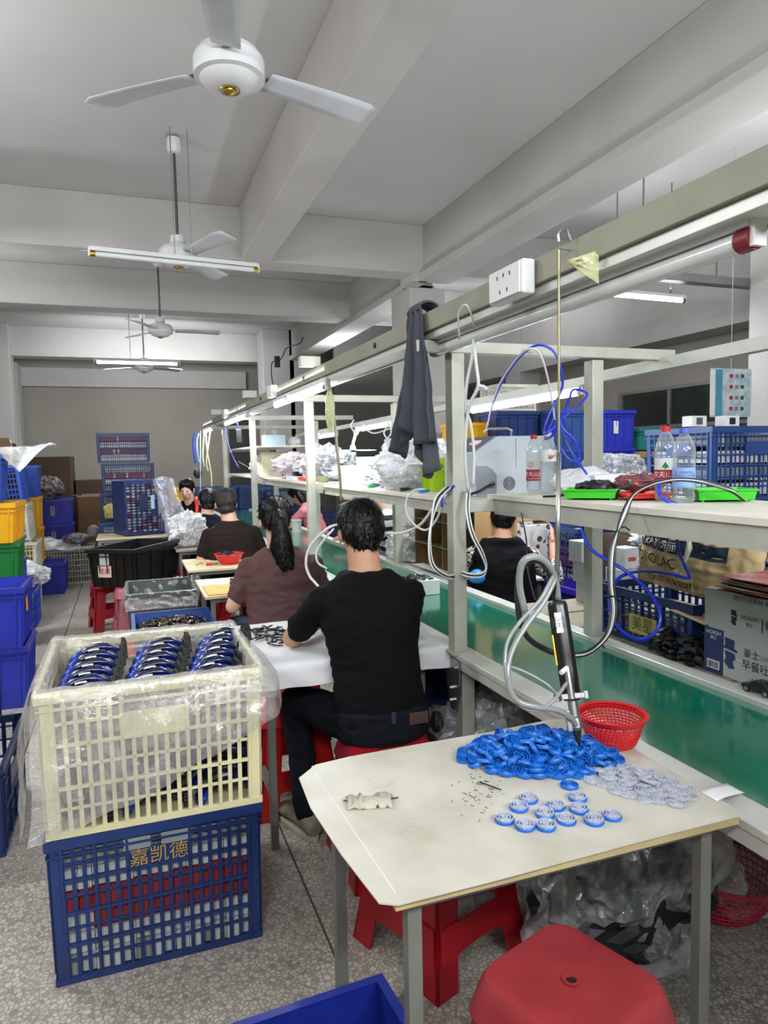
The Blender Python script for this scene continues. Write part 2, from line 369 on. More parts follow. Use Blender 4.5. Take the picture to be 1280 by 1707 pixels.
lB = tube_lamp('lit ceiling tube lamp at the farthest fan', (-.35,11.5,2.99), (.87,11.5,2.99), True, light=26)
MB().bar((-.1,0,.05),(-.1,0,.92),.01).build('hanger', steel, lB); MB().bar((.1,0,.05),(.1,0,.92),.01).build('hanger', steel, lB)
lC = tube_lamp('lit ceiling tube lamp on the right, hung from a grey cable tray', (3.82,5.32,2.9), (5.0,5.38,2.9), True, light=16)
MB().bar((-.2,0,.05),(-.2,0,1.04),.01).build('hanger', steel, lC); MB().bar((.4,0,.05),(.4,0,1.04),.01).build('hanger', steel, lC)
ct = thing('cable_tray', 'grey metal cable tray hung over the right hand side', 'cable tray', (4.9,5.0,2.96))
MB().box((0,0,0),(1.5,.1,.006)).box((0,-.05,.03),(1.5,.005,.07)).box((0,.05,.03),(1.5,.005,.07)).build('tray_channel', alu, ct)
for x in (-.7, .1): MB().bar((x,0,0),(x,0,.98),.012).build('hanger', steel, ct)
tube_lamp('unlit tube lamp with dark red ends, largest, on the near overhead rail', (1.155,1.06,1.905), (1.155,2.56,1.905), False, r=.021, cap='red')
tube_lamp('lit tube lamp on the near overhead rail beyond the grey towel', (1.1,3.92,1.905), (1.1,5.40,1.905), True, light=15)
tube_lamp('lit tube lamp on the near overhead rail, second beyond the towel', (1.1,6.7,1.905), (1.1,8.2,1.905), True, light=13)
tube_lamp('lit tube lamp at the far end of the near overhead rail', (1.1,9.4,1.905), (1.1,10.5,1.905), True, light=10)
tube_lamp('lit tube lamp over the grey machine, on the far overhead rail', (2.2,3.05,1.81), (2.2,4.3,1.795), True, light=15)
tube_lamp('lit tube lamp on the far rail, behind the blue desk fan', (2.2,5.7,1.785), (2.2,6.8,1.77), True, light=10)
tube_lamp('lit tube lamp farthest along the far overhead rail', (2.2,7.5,1.755), (2.2,8.6,1.745), True, light=9)

# ================================================================ CONVEYOR WORKSTATION
green = mat('green_belt', '#0d6f55', .10, var=.07, scale=2.5, spec=.7, coat=.6)
frm = mat('cream_grey_steel', '#b4b5a9', .42, .15, var=.05, scale=9); frm2 = mat('pale_rail', '#c9cbc4', .35, .2, var=.04)
shelfm = mat('shelf_board', '#d8d4c8', .5, var=.05, scale=5); olive = mat('rail_olive', '#8b8a79', .5, .1)
cv = thing('conveyor_line', 'long green belt conveyor with cream steel frame, shelves and overhead rails', 'conveyor', (1.53, 5, 0))
def cvp(mb, name, m, **k): mb.xf(lambda p: p - V((1.53, 5, 0))); return mb.build(name, m, cv, **k)
cvp(MB().bx(1.27, -.6, .685, 1.82, 11.2, .705), 'belt', green)
cvp(MB().bx(1.27, -.6, .664, 1.82, 11.2, .676), 'return_belt', green)
cvp(MB().bx(1.195, -.6, .662, 1.27, 11.2, .72).bx(1.19, -.6, .70, 1.28, 11.2, .722), 'side_rail', frm2, bevel=.003)
cvp(MB().bx(1.82, -.6, .645, 1.87, 11.2, .72).bx(1.81, -.6, .70, 1.88, 11.2, .724), 'side_rail', frm2, bevel=.003)
PY = (2.5, 4.8, 7.1, 9.2)
pl = MB(); 
for y in PY:
    cvp(MB().bx(1.185, y-.03, .722, 1.24, y+.03, 1.89), 'post', frm, bevel=.003)
    cvp(MB().bx(1.17, y-.05, .722, 1.262, y+.05, .73), 'post_foot', frm)
    cvp(MB().bx(1.825, y-.03, .724, 1.88, y+.03, 1.88), 'post', frm, bevel=.003)
    cvp(MB().bx(1.215, y-.03, 0, 1.27, y+.03, .662), 'leg', frm, bevel=.003)
    cvp(MB().bx(1.825, y-.03, 0, 1.88, y+.03, .645), 'leg', frm, bevel=.003)
    cvp(MB().bx(1.05, y-.02, 1.89, 2.26, y+.02, 1.935), 'cross_beam', frm, bevel=.003)
    cvp(MB().bx(1.21, y-.02, 1.275, 1.88, y+.02, 1.325), 'cross_beam', frm, bevel=.003)
    cvp(MB().bx(1.27, y-.02, .25, 1.82, y+.02, .31), 'leg_brace', frm)
    pp = MB().prism([(y-.06,.70),(y+.06,.70),(y+.06,.60),(y+.02,.49),(y-.02,.49),(y-.06,.60)], 1.186, 1.194, 'x')
    bp = cvp(pp, 'bracket_plate', steel, bevel=.002)
    for dy, dz in ((-.04,.67),(.04,.67),(0,.58),(0,.53)):
        cvp(MB().cyl((1.172,y+dy,dz),(1.19,y+dy,dz),.008,n=6), 'bolt', steel)
# overhead rails
cvp(MB().bx(1.085, .3, 1.965, 1.13, 10.7, 2.035), 'overhead_rail', olive, bevel=.003)
cvp(MB().bx(1.10, .3, 1.937, 1.20, 10.7, 1.965).bx(1.203, .3, 1.93, 1.215, 10.7, 1.96), 'rail_channel', frm2, bevel=.002)
cvp(MB().bar((2.2, .6, 1.905), (2.2, 3.0, 1.865), .05, .05), 'overhead_rail', frm2)
cvp(MB().bar((2.2, 3.0, 1.86), (2.2, 9.4, 1.80), .05, .04), 'overhead_rail', frm2)
for y in (1.75, 3.05, 4.4, 5.9, 7.2): cvp(MB().cyl((1.078,y,2.0),(1.09,y,2.0),.012,n=10), 'rail_knob', mat('black_plastic', '#1b1b1d', .45))
for y in (4.15, 6.3, 8.7): cvp(MB().bx(1.0, y-.03, 2.04, 1.12, y+.03, 2.10), 'rail_clip', frm)
# shelves
cvp(MB().bx(1.36, .1, 1.325, 1.84, 2.52, 1.342), 'shelf_board', shelfm)
cvp(MB().bx(1.37, .1, 1.265, 1.40, 2.48, 1.325), 'shelf_beam', frm)
cvp(MB().bx(1.29, 2.62, 1.30, 1.88, 4.76, 1.315), 'shelf_board', shelfm)
cvp(MB().bx(1.30, 2.62, 1.25, 1.33, 4.76, 1.30), 'shelf_beam', frm)
cvp(MB().bx(1.30, 4.84, 1.30, 1.86, 7.5, 1.315), 'shelf_board', shelfm)
cvp(MB().bx(1.31, 4.84, 1.25, 1.34, 7.5, 1.30), 'shelf_beam', frm)
cvp(MB().bx(1.27, 7.6, 1.30, 1.86, 9.3, 1.315), 'shelf_board', shelfm)
cvp(MB().bx(1.27, 7.15, 1.62, 1.86, 9.2, 1.635), 'upper_shelf', shelfm)
cvp(MB().bx(1.27, 9.17, 1.6, 1.86, 9.23, 1.63), 'cross_beam', frm)
cvp(MB().bx(1.215, 3.8, 1.24, 1.88, 3.84, 1.28).bx(1.84,3.8,.72,1.88,3.84,1.28), 'cross_beam', frm)
# ================================================================ GENERIC OBJECT KINDS
navy = mat('navy_crate_plastic', '#1d3368', .38, var=.1, scale=5); navy2 = mat('faded_navy_plastic', '#2c4a86', .42, var=.08)
royal = mat('royal_blue_plastic', '#2a35a8', .35, var=.07, scale=4); cobalt = mat('cobalt_plastic', '#2d51b4', .38, var=.07)
cream = mat('cream_crate_plastic', '#d8d0a6', .42, var=.05, scale=5, sss=.0); offw = mat('off_white_plastic', '#bdbcb0', .5, var=.06)
yellow = mat('yellow_plastic', '#e8ab0c', .38, var=.04); greenp = mat('green_plastic', '#13702f', .4, var=.06)
blackp = mat('black_bin_plastic', '#0c0d12', .42, var=.1); red = mat('red_stool_plastic', '#a81523', .38, var=.07, scale=7)
red2 = mat('worn_red_plastic', '#a3363c', .45, var=.1, scale=7); redp = mat('bright_red_plastic', '#d22127', .35); pinkp = mat('pink_red_plastic', '#d8405c', .4)
brass_t = mat('gold_print', '#b5974a', .5); blackt = mat('black_print', '#1a1a1a', .6); whitep = mat('white_paper', '#e4e4e6', .6, var=.02)
redt = mat('red_print', '#b12a2a', .6); cardb = mat('brown_cardboard', '#a5845a', .8, var=.07, scale=4); dcardb = mat('shaded_cardboard', '#47362a', .85, var=.12, scale=2)  # dcardb is brown cardboard with shadow put into its colour
filmc = film('clear_film', clear=.78, crease=.5, scale=7); filmm = film('milky_film', clear=.5, crease=.75, scale=8, rough=.2); filmd = film('bag_film', clear=.82, crease=.38, scale=4)
filmw = film('white_bag_film', '#f2f4f8', clear=.12, crease=.98, scale=14, rough=.2)

def lattice(w_, d_, h_, nx, ny, rows, panel=True, taper=.02, simple=False):
    """open plastic crate with moulded lattice walls, bottom at z=0; returns body and panel builders"""
    m = MB(); hw, hd = w_/2, d_/2; t = .005; ct = .035 if not simple else .03
    rim = .032; bot = .02
    m.bx(-hw, -hd, 0, hw, hd, .006)
    for sx in (-1, 1):
        for sy in (-1, 1):
            m.bx(min(sx*hw, sx*(hw-ct)), min(sy*hd, sy*(hd-t)), 0, max(sx*hw, sx*(hw-ct)), max(sy*hd, sy*(hd-t)), h_)
            m.bx(min(sx*hw, sx*(hw-t)), min(sy*hd, sy*(hd-ct)), 0, max(sx*hw, sx*(hw-t)), max(sy*hd, sy*(hd-ct)), h_)
    def wall(n, L, put):
        """put(u0,u1,z0,z1,outset) places a box on this wall"""
        put(-L-.006, L+.006, h_-rim, h_, .007); put(-L-.004, L+.004, h_-rim-.022, h_-rim-.016, .006); put(-L, L, 0, bot, .003)
        zz = [bot + (h_-rim-bot)*k/rows for k in range(rows+1)]
        for k in range(1, rows): put(-L+ct, L-ct, zz[k]-.004, zz[k]+.004, .0 if k % 2 else .007)
        u0 = -L+ct; st = (2*L-2*ct)/n
        p0, p1 = (n//3, n - n//3) if panel else (99, -1)
        for k in range(n+1):
            u = u0 + st*k; big = (k % 3 == 0); wd = .0055 if not big else .006
            top = h_-rim
            if panel and p0 < k < p1: top = zz[rows-2]
            put(u-wd/2 - (.001 if big else 0), u+wd/2, bot, top, .007 if big else 0)
        for k in range(n+1):       # wider webs between the slots
            if simple: continue
            u = u0 + st*k; top = zz[rows-2] if (panel and p0 < k < p1) else h_-rim
            put(u-st*.2, u+st*.2, bot, top, -.001)
        if panel:
            put(u0+st*p0, u0+st*p1, zz[rows-2], zz[rows-1]+.01, .001)
    wall(nx, hw, lambda a, b, z0, z1, o: m.bx(a, -hd-o, z0, b, -hd+t, z1))
    wall(nx, hw, lambda a, b, z0, z1, o: m.bx(a, hd-t, z0, b, hd+o, z1))
    wall(ny, hd, lambda a, b, z0, z1, o: m.bx(-hw-o, a, z0, -hw+t, b, z1))
    wall(ny, hd, lambda a, b, z0, z1, o: m.bx(hw-t, a, z0, hw+o, b, z1))
    m.xf(lambda p: V((p.x*(1-taper*(1-p.z/h_)), p.y*(1-taper*(1-p.z/h_)), p.z)))
    return m
def crate(label, loc, size, m, nx=18, ny=12, rows=6, rz=0, panel=True, group=None, simple=False, rot=None, name='lattice_crate'):
    t = thing(name, label, 'crate', loc, rz, group, rot)
    lattice(*size, nx, ny, rows, panel, simple=simple).build('body', m, t)
    w_, d_, h_ = size; zl = h_-.03
    MB().bx(-w_/2-.008, -d_/2-.008, zl, w_/2+.008, -d_/2+.002, h_+.001).bx(-w_/2-.008, d_/2-.002, zl, w_/2+.008, d_/2+.008, h_+.001)\
        .bx(-w_/2-.008, -d_/2, zl, -w_/2+.002, d_/2, h_+.001).bx(w_/2-.002, -d_/2, zl, w_/2+.008, d_/2, h_+.001).build('rim', m, t)
    return t
def bin_(label, loc, size, m, ribs=7, rz=0, group=None, rot=None, name='plastic_bin', taper=.06, handle=False, hm=None):
    """solid walled open tote with a thick rim and outside ribs"""
    t = thing(name, label, 'bin', loc, rz, group, rot); w_, d_, h_ = size; b = MB(); k = 1 - taper; th = .006
    def ring(hx, hy, z): return [V((-hx,-hy,z)), V((hx,-hy,z)), V((hx,hy,z)), V((-hx,hy,z))]
    b.rings([ring(w_/2*k, d_/2*k, 0), ring(w_/2, d_/2, h_), ring(w_/2-th, d_/2-th, h_), ring(w_/2*k-th, d_/2*k-th, .008)])
    b.build('body', m, t)
    r = MB(); o = .012
    r.rings([ring(w_/2-.002, d_/2-.002, h_-.03), ring(w_/2+o, d_/2+o, h_-.03), ring(w_/2+o, d_/2+o, h_+.002), ring(w_/2-.008, d_/2-.008, h_+.002)], cap=False)
    r.rings([ring(w_/2-.002, d_/2-.002, h_-.06), ring(w_/2+.006, d_/2+.006, h_-.06), ring(w_/2+.006, d_/2+.006, h_-.052)], cap=False)
    r.build('rim', m, t, solid=.003)
    q = MB()
    for i in range(ribs):
        u = -w_/2*.9 + w_*.9*i/(ribs-1)
        for s in (-1, 1): q.bar((u*k, s*(d_/2*k+.002), .01), (u, s*(d_/2+.003), h_-.03), .008, .012)
    for i in range(max(3, ribs*2//3)):
        n2 = max(3, ribs*2//3); u = -d_/2*.88 + d_*.88*i/(n2-1)
        for s in (-1, 1): q.bar((s*(w_/2*k+.002), u*k, .01), (s*(w_/2+.003), u, h_-.03), .012, .008)
    tag(q.build('ribs', m, t), None, None, kind='stuff')
    if handle:
        MB().box((0, -d_/2*(k+.03)-.004, h_*.55), (.055, .012, .13)).build('handle_opening', hm or mat('opening_plastic', '#8f8f88', .7), t, bevel=.004)  # default fill is the grey plastic stuff in the hand hole
        MB().box((0, -d_/2*(k+.03)-.006, h_*.55+.09), (.12, .01, .012)).build('handle_lip', m, t)
    return t
def stool(label, loc, rz, m, h=.46, top=.28, base=.37, group=None, hole=True):
    """moulded plastic stool: square rounded seat, splayed corner legs, arched side panels"""
    t = thing('plastic_stool', label, 'stool', loc, rz, group); a = top/2; b = base/2
    def sq(r, z, c=.035, n=4):
        pts = []
        for i, (sx, sy) in enumerate(((1,1),(-1,1),(-1,-1),(1,-1))):
            for k in range(n+1):
                an = PI/2*i + PI/2*k/n; pts.append(V((sx*(r-c)+c*math.cos(an), sy*(r-c)+c*math.sin(an), z)))
        return pts
    st_ = MB().rings([sq(a+.022, h-.075, .05), sq(a+.010, h-.03, .05), sq(a+.003, h-.008, .05), sq(a-.001, h-.001, .05), sq(a-.006, h, .048), sq(a-.02, h, .045), sq(a-.03, h-.0015, .04), sq(.06, h-.004, .03)]).build('seat', m, t, smooth='auto')
    if hole:
        MB().lathe([(.016,h-.003),(.018,h+.001),(.011,h+.001),(.010,h-.004)], 18, cap=False).build('hole_ring', m, st_, smooth='auto')
        MB().lathe([(.0101,h-.002),(.001,h-.0019)], 14).build('drain_hole', blackt, st_)
    for sx in (-1, 1):
        for sy in (-1, 1):
            q = MB(); wd = .046
            for ax in (0, 1):
                rs = []
                for z in (0, h-.05):
                    k = 1 - z/(h-.05); r = a-.004 + (b-a+.006)*k; w2 = wd*(1.25 - .05*k)
                    if ax: rs.append([V((sx*r, sy*r, z)), V((sx*(r-w2*1.5), sy*r, z)), V((sx*(r-w2*1.5), sy*(r-.012), z)), V((sx*r, sy*(r-.012), z))])
                    else: rs.append([V((sx*r, sy*r, z)), V((sx*r, sy*(r-w2*1.5), z)), V((sx*(r-.012), sy*(r-w2*1.5), z)), V((sx*(r-.012), sy*r, z))])
                q.rings(rs)
            q.build('leg', m, t, bevel=.003)
    for i in range(4):
        R = Matrix.Rotation(i*PI/2, 3, 'Z'); q = MB(); zt = h-.05
        def P(u, z):
            k = 1 - z/zt; r = a+.008 + (b-a)*k; return R @ V((u*r, r, z)), R @ V((u*r, r-.006, z))
        N_ = 12
        for zt0, arch in ((zt, True),):
            rs0 = []
            for j in range(N_+1):
                u = -.85 + 1.7*j/N_; low = h*.60 + h*.14*(1-(u/.85)**2)
                p, p2 = P(u, zt); s_, s2 = P(u, low); rs0.append([p, s_, s2, p2])
            q.rings(rs0)
        q.build('side_apron', m, t)
        q = MB(); rs0 = []
        for j in range(N_+1):
            u = -.9 + 1.8*j/N_; low = h*.20 + h*.05*(1-(u/.9)**2); hi = h*.42
            p, p2 = P(u, hi); s_, s2 = P(u, low); rs0.append([p, s_, s2, p2])
        q.rings(rs0); q.build('crossbar', m, t)
        for uu in (-.34, .34):
            q = MB(); pp = [P(uu + .20*math.cos(2*PI*j/16), h*.80 + h*.055*math.sin(2*PI*j/16))[0] + R @ V((0,.003,0)) for j in range(17)]
            q.tube(pp, .003, 5); q.build('moulded_oval', m, t, smooth=True)
    return t
def desk(label, x0, y0, x1, y1, z, topm, legm=None, th=.018, leg=.028, inset=.03, name='work_table', rz=0):
    c = ((x0+x1)/2, (y0+y1)/2, 0); t = thing(name, label, 'table', c, rz); hw, hd = (x1-x0)/2, (y1-y0)/2; legm = legm or steel_g
    MB().bx(-hw, -hd, z-th, hw, hd, z).build('tabletop', topm, t, bevel=.002)
    for sx in (-1, 1):
        for sy in (-1, 1):
            cx, cy = sx*(hw-inset), sy*(hd-inset); MB().bx(cx-leg/2, cy-leg/2, 0, cx+leg/2, cy+leg/2, z-th).build('leg', legm, t, bevel=.002)
    for sy in (-1, 1): MB().bx(-hw+inset+leg/2, sy*(hd-inset)-.012, z-th-.03, hw-inset-leg/2, sy*(hd-inset)+.012, z-th).build('frame_rail', legm, t)
    for sx in (-1, 1): MB().bx(sx*(hw-inset)-.012, -hd+inset+leg/2, z-th-.03, sx*(hw-inset)+.012, hd-inset-leg/2, z-th).build('frame_rail', legm, t)
    return t
steel_g = mat('grey_steel_tube', '#7d7e78', .45, .3, var=.06); mdf = mat('plywood_edge', '#b9a57c', .6, var=.08, scale=8); birch = mat('pale_plywood', '#d3c7a2', .5, var=.06, scale=4)

def crumple(label, loc, size, m, seed=1, name='plastic_bag', cat='plastic bag', amp=.35, group=None, n=26, parent=None, flat=True, rot=None):
    """crumpled closed bag: rounded lump pushed about by ridged noise, flattened underneath"""
    mb = MB(); mb.ell((0,0,0), (1,1,1), None, n*2, n)
    def f(p):
        q = V(p); r = 1 + amp*.7*nz(q, 1.5, seed) + amp*.55*(.35 - abs(nz(q, 2.6, seed+3))*1.4) + amp*.35*(.3 - abs(nz(q, 6.5, seed+5))*1.3) + amp*.16*nz(q, 15, seed)
        q = q*r; 
        x = V((q.x*size[0]/2, q.y*size[1]/2, q.z*size[2]/2))
        if flat: x.z = max(x.z, -size[2]*.42) + size[2]*.42
        return x
    mb.xf(f)
    o = mb.build(name, m, parent, loc=loc, rot=rot, smooth=('film' not in m.name and 'bag' not in m.name))
    if not parent: tag(o, label, cat, group)
    return o
def sheet_thing(name, label, cat, fn, nu, nv, m, solid=0, group=None):
    o = MB().sheet(fn, nu, nv).build(name, m, smooth=True, solid=solid); return tag(o, label, cat, group)
def cable(label, pts, r, m, name='cable', cat='cable', group=None, k=6, n=8, raw=False):
    P = [at(p[0], p[1], Y=p[2]) if not raw else V(p) for p in pts]
    o = MB().tube(catmull(P, k), r, n).build(name, m, smooth=True)
    return tag(o, label, cat, group)
def carton(label, loc, size, m=None, rz=0, flaps=False, name='cardboard_box', group=None, rot=None, flapdeg=35):
    m = m or cardb; t = thing(name, label, 'box', loc, rz, group, rot); w_, d_, h_ = size
    if not flaps: MB().bx(-w_/2, -d_/2, 0, w_/2, d_/2, h_).build('box_body', m, t, bevel=.003); return t
    b = MB(); th = .004
    b.bx(-w_/2,-d_/2,0,w_/2,d_/2,th); b.bx(-w_/2,-d_/2,0,-w_/2+th,d_/2,h_); b.bx(w_/2-th,-d_/2,0,w_/2,d_/2,h_); b.bx(-w_/2,-d_/2,0,w_/2,-d_/2+th,h_); b.bx(-w_/2,d_/2-th,0,w_/2,d_/2,h_)
    b.build('box_body', m, t)
    for i, (sx, sy) in enumerate(((1,0),(-1,0),(0,1),(0,-1))):
        L = (w_ if sy else d_)*.98; f = min(w_, d_)*.45; a = math.radians(flapdeg + i*9 - 12)
        e = V((sx*w_/2, sy*d_/2, h_)); out = V((sx, sy, 0)); al = V((-sy, sx, 0)); d = out*math.cos(a) + V((0,0,math.sin(a)))
        mb = MB(); vs = [e+al*L/2, e-al*L/2, e-al*L/2*.92+d*f, e+al*L/2*.92+d*f]; mb.add(vs, [(0,1,2,3)]); mb.build('flap', m, t, solid=.003)
    return t

# ================================================================ PEOPLE
skin = mat('skin', '#b98a6e', .55, var=.05, scale=10, sss=.08); skin2 = mat('pale_skin', '#d0a48c', .5, var=.04, sss=.08)
hairm = mat('black_hair', '#060507', .42, var=.3, scale=30, bump=.2, bscale=90, spec=.3); hairb = mat('dark_brown_hair', '#251a15', .6, var=.3, scale=30, bump=.5, bscale=90)
def fabric(name, c, **k): return mat(name, c, .9, spec=.18, var=k.pop('var', .08), scale=k.pop('scale', 5), bump=.25, bscale=220, **k)
def blob(name, mb, vox, m, parent, sm=5, fold=0, fs=9, seed=0):
    me = mb.mesh('tmp', m); o = bpy.data.objects.new('tmp', me); COL.objects.link(o)
    md = o.modifiers.new('r', 'REMESH'); md.mode = 'VOXEL'; md.voxel_size = vox
    s = o.modifiers.new('s', 'SMOOTH'); s.factor = .5; s.iterations = sm
    dg = bpy.context.evaluated_depsgraph_get(); ne = bpy.data.meshes.new_from_object(o.evaluated_get(dg)); bpy.data.objects.remove(o)
    ne.materials.clear(); ne.materials.append(m)
    if fold:
        nn = [v.normal.copy() for v in ne.vertices]
        for v, n_ in zip(ne.vertices, nn):
            p = V((v.co.x, v.co.y, v.co.z*2.2)); v.co += n_*fold*(.5 - abs(nz(p, fs, seed))*2.2 + .5*nz(p, fs*2.3, seed+5))
    return link(name, ne, parent, smooth=True)
def oring(c, a, b, n=20, tilt=0, p=2.3):
    """super-ellipse ring, a across, b deep"""
    out = []
    for j in range(n):
        t = 2*PI*j/n; x = math.copysign(abs(math.cos(t))**(2/p), math.cos(t))*a; y = math.copysign(abs(math.sin(t))**(2/p), math.sin(t))*b
        out.append(V((c[0]+x, c[1]+y, c[2]+tilt*y)))
    return out
def hand(mb, wrist, d, palm_n, s=1.0, curl=.5, side=1):
    """palm and five separate fingers; d is the direction the fingers point, palm_n the palm's normal"""
    wrist = V(wrist); d = V(d).normalized(); n = V(palm_n); n = (n - d*n.dot(d)).normalized(); x = d.cross(n)*side
    M = Matrix((x, d, n)).transposed()
    mb.box(wrist + d*.045*s, (.078*s, .085*s, .028*s), M=M); mb.ell(wrist + d*.01*s, (.03*s, .03*s, .022*s))
    for i, (u, L) in enumerate(((-.03,.068),(-.010,.078),(.010,.073),(.029,.058))):
        p = wrist + d*.085*s + x*u*s; q = d.copy(); 
        for k in range(3):
            q = (q + n*curl*.55).normalized(); e = p + q*L*s*(.42, .32, .26)[k]; mb.cap(p, e, .0088*s*(1-.1*k), .0088*s*(.9-.1*k)); p = e
    p = wrist + d*.02*s - x*.034*s
    q = (d*.75 - x*.75 + n*.25).normalized(); e = p + q*.045*s; mb.cap(p, e, .013*s, .0105*s); q = (d + n*.35 - x*.15).normalized(); mb.cap(e, e + q*.032*s, .0105*s, .0085*s)
def person(label, loc, rz, head, neck, sh, hip, elbL, hanL, elbR, hanR, shirt, skinm, hair, style='short', kneeL=None, footL=None, kneeR=None, footR=None,
           pants=None, sleeve=.6, k=1.0, face=0, vox=.011, fold=.006, bowed=.15, width=.2, shoe=None, fing=False, vest=None, seed=1, belly=1.0, group=None, headrot=0, hskin=None, strands=0):
    """seated figure, local frame faces +y. head, neck, sh(shoulder centre), hip are points (x,y,z); arms and legs are joints"""
    t = thing('person', label, 'person', loc, rz, group); head, neck, sh, hip = V(head), V(neck), V(sh), V(hip)
    up = MB(); W = width
    def torso(mb, g):
        rs = [oring(hip + V((0,.01,-.07)), (.155*belly+g), (.12+g)), oring(hip + V((0,0,-.02)), (.175*belly+g), (.125+g)), oring(hip.lerp(sh, .25), (.165*belly+g), .112+g), oring(hip.lerp(sh, .5), .168*belly+g, .108+g),
              oring(hip.lerp(sh, .78), W*.95+g, .112+g), oring(sh + V((0,0,-.01)), W+g*.6, .095+g), oring(sh + V((0,0,.035)), W*.78+g*.3, .075+g*.6), oring(sh + V((0,0,.062)) + (neck-sh)*.2, .085+g*1.6, .064+g*1.5)]
        mb.rings(rs)
    # ---- body: one continuous surface
    torso(up, -.012)
    up.cyl(sh + V((0,0,.02)), head + V((0,-.02,-.03)), .067, .061)
    R = Matrix.Rotation(-bowed, 3, 'X') ; R = Matrix.Rotation(headrot, 3, 'Z') @ Matrix.Rotation(-bowed*1.0, 3, 'X')
    H = lambda p: head + R @ V(p)
    up.ell(H((0,-.008,.025)), (.077,.094,.09), R, 20, 14); up.ell(H((0,.022,-.03)), (.060,.066,.085), R, 18, 12); up.ell(H((0,.045,-.075)), (.038,.036,.03), R)
    up.cap(H((0,.088,.012)), H((0,.104,-.024)), .009, .013); up.ell(H((0,.084,-.052)), (.022,.012,.010), R)
    for s in (-1, 1): up.ell(H((s*.083,-.004,-.012)), (.010,.020,.032), R); up.ell(H((s*.034,.072,-.015)), (.026,.018,.02), R)
    shr = W*.88
    arms = []
    for s, el, ha in ((-1, elbL, hanL), (1, elbR, hanR)):
        S = sh + V((s*shr, 0, -.025)); el, ha = V(el), V(ha)
        up.cap(S, el, .048, .040); up.cap(el, ha, .040, .027); arms.append((S, el, ha, s))
        d = (ha - el).normalized()
        if fing: hand(up, ha, d, V((0, .2, -1)) if fing is True else V(fing), 1.0, .45, s)
        else: hand(up, ha, d, V((0,.1,-1)), 1.0, .5, s)
    legs = []
    for s, kn, ft in ((-1, kneeL, footL), (1, kneeR, footR)):
        if kn is None: continue
        Hh = hip + V((s*.09, .02, -.03)); kn, ft = V(kn), V(ft)
        up.cap(Hh, kn, .072, .052); up.cap(kn, ft, .05, .036); legs.append((Hh, kn, ft, s))
    blob('body', up, vox*.8, skinm, t, 2)
    # ---- shirt
    sm = MB(); torso(sm, .006)
    for S, el, ha, s in arms:
        if sleeve > 0:
            if sleeve <= 1: sm.cap(S, S.lerp(el, sleeve), .060, .056); sm.ell(S.lerp(el, sleeve*.85), (.058,)*3)
            else: sm.cap(S, el, .060, .050); sm.cap(el, el.lerp(ha, sleeve-1), .050, .040)
    if vest: 
        blob('blouse', sm, vox, shirt, t, 4, fold, 9, seed); vm = MB(); torso(vm, .020); blob('vest', vm, vox, vest, t, 4, fold, 7, seed)
    else: blob('shirt', sm, vox, shirt, t, 4, fold, 9, seed)
    if legs:
        pm = MB(); rs = [oring(hip + V((0,0,z)), (.182*belly)*f, .132*f) for z, f in ((-.10,.9),(-.06,1.02),(0,1.0),(.035,.97))]; pm.rings(rs)
        for Hh, kn, ft, s in legs: pm.cap(Hh, kn, .090, .068); pm.cap(kn, ft + V((0,0,.015)), .066, .052); 
        pm.ell(hip + V((0,-.02,-.05)), (.175*belly,.13,.085))
        blob('trousers', pm, vox, pants, t, 3, fold, 10, seed+2)
    # ---- hair
    hm = MB(); 
    hm.ell(H((0,-.018,.045)), (.091,.100,.090), R, 22, 14); hm.ell(H((0,-.040,.010)), (.087,.080,.080), R, 20, 12)
    if style in ('short', 'short_long'): hm.ell(H((0,-.05,-.04)), (.062,.05,.05), R, 16, 10); hm.ell(H((0,.045,.085)), (.066,.05,.035), R)
    if style == 'nape': hm.ell(H((0,-.05,-.05)), (.068,.055,.055), R, 16, 10); hm.ell(H((0,.04,.085)), (.066,.05,.035), R)
    if style in ('pony', 'bun', 'long'):
        hm.ell(H((0,.03,.08)), (.07,.06,.038), R)
        for s in (-1, 1): hm.ell(H((s*.066,-.01,.02)), (.022,.06,.05), R)
    if style == 'pony':
        pts = [H((0,-.10,.03)), H((0,-.135,.0)), head + V((.01,-.15,-.09)), head + V((.015,-.14,-.17)), head + V((.03,-.13,-.25)), head + V((.05,-.125,-.30))]
        pr = [.035,.058,.078,.084,.070,.025]
        for ox, oy, k_, dz in ((0,0,.62,0),(-.028,.012,.42,.03),(.030,.010,.46,-.01),(-.012,-.022,.42,-.02),(.016,-.024,.40,.02),(.048,.02,.30,-.03),(-.045,.022,.26,.06)):
            pp = [q_ + V((ox*(.2+.27*i), oy*(.2+.25*i), dz*i/5)) for i, q_ in enumerate(pts)]
            hm.tube(catmull(pp, 4), [k_*(pr[min(5, i//4)]*(1-(i % 4)/4) + pr[min(5, i//4+1)]*(i % 4)/4) for i in range(21)], 8)
    if style == 'bun': hm.ell(H((0,-.10,.05)), (.05,.045,.045), R)
    if style == 'long':
        for s in (-1, 1): hm.cap(H((s*.06,-.03,.0)), H((s*.065,-.02,-.14)), .04, .03)
        hm.cap(H((0,-.07,0)), H((0,-.06,-.17)), .07, .05)
    ho = blob('hair', hm, .008, hair, t, 3, .003, 40, seed+9)
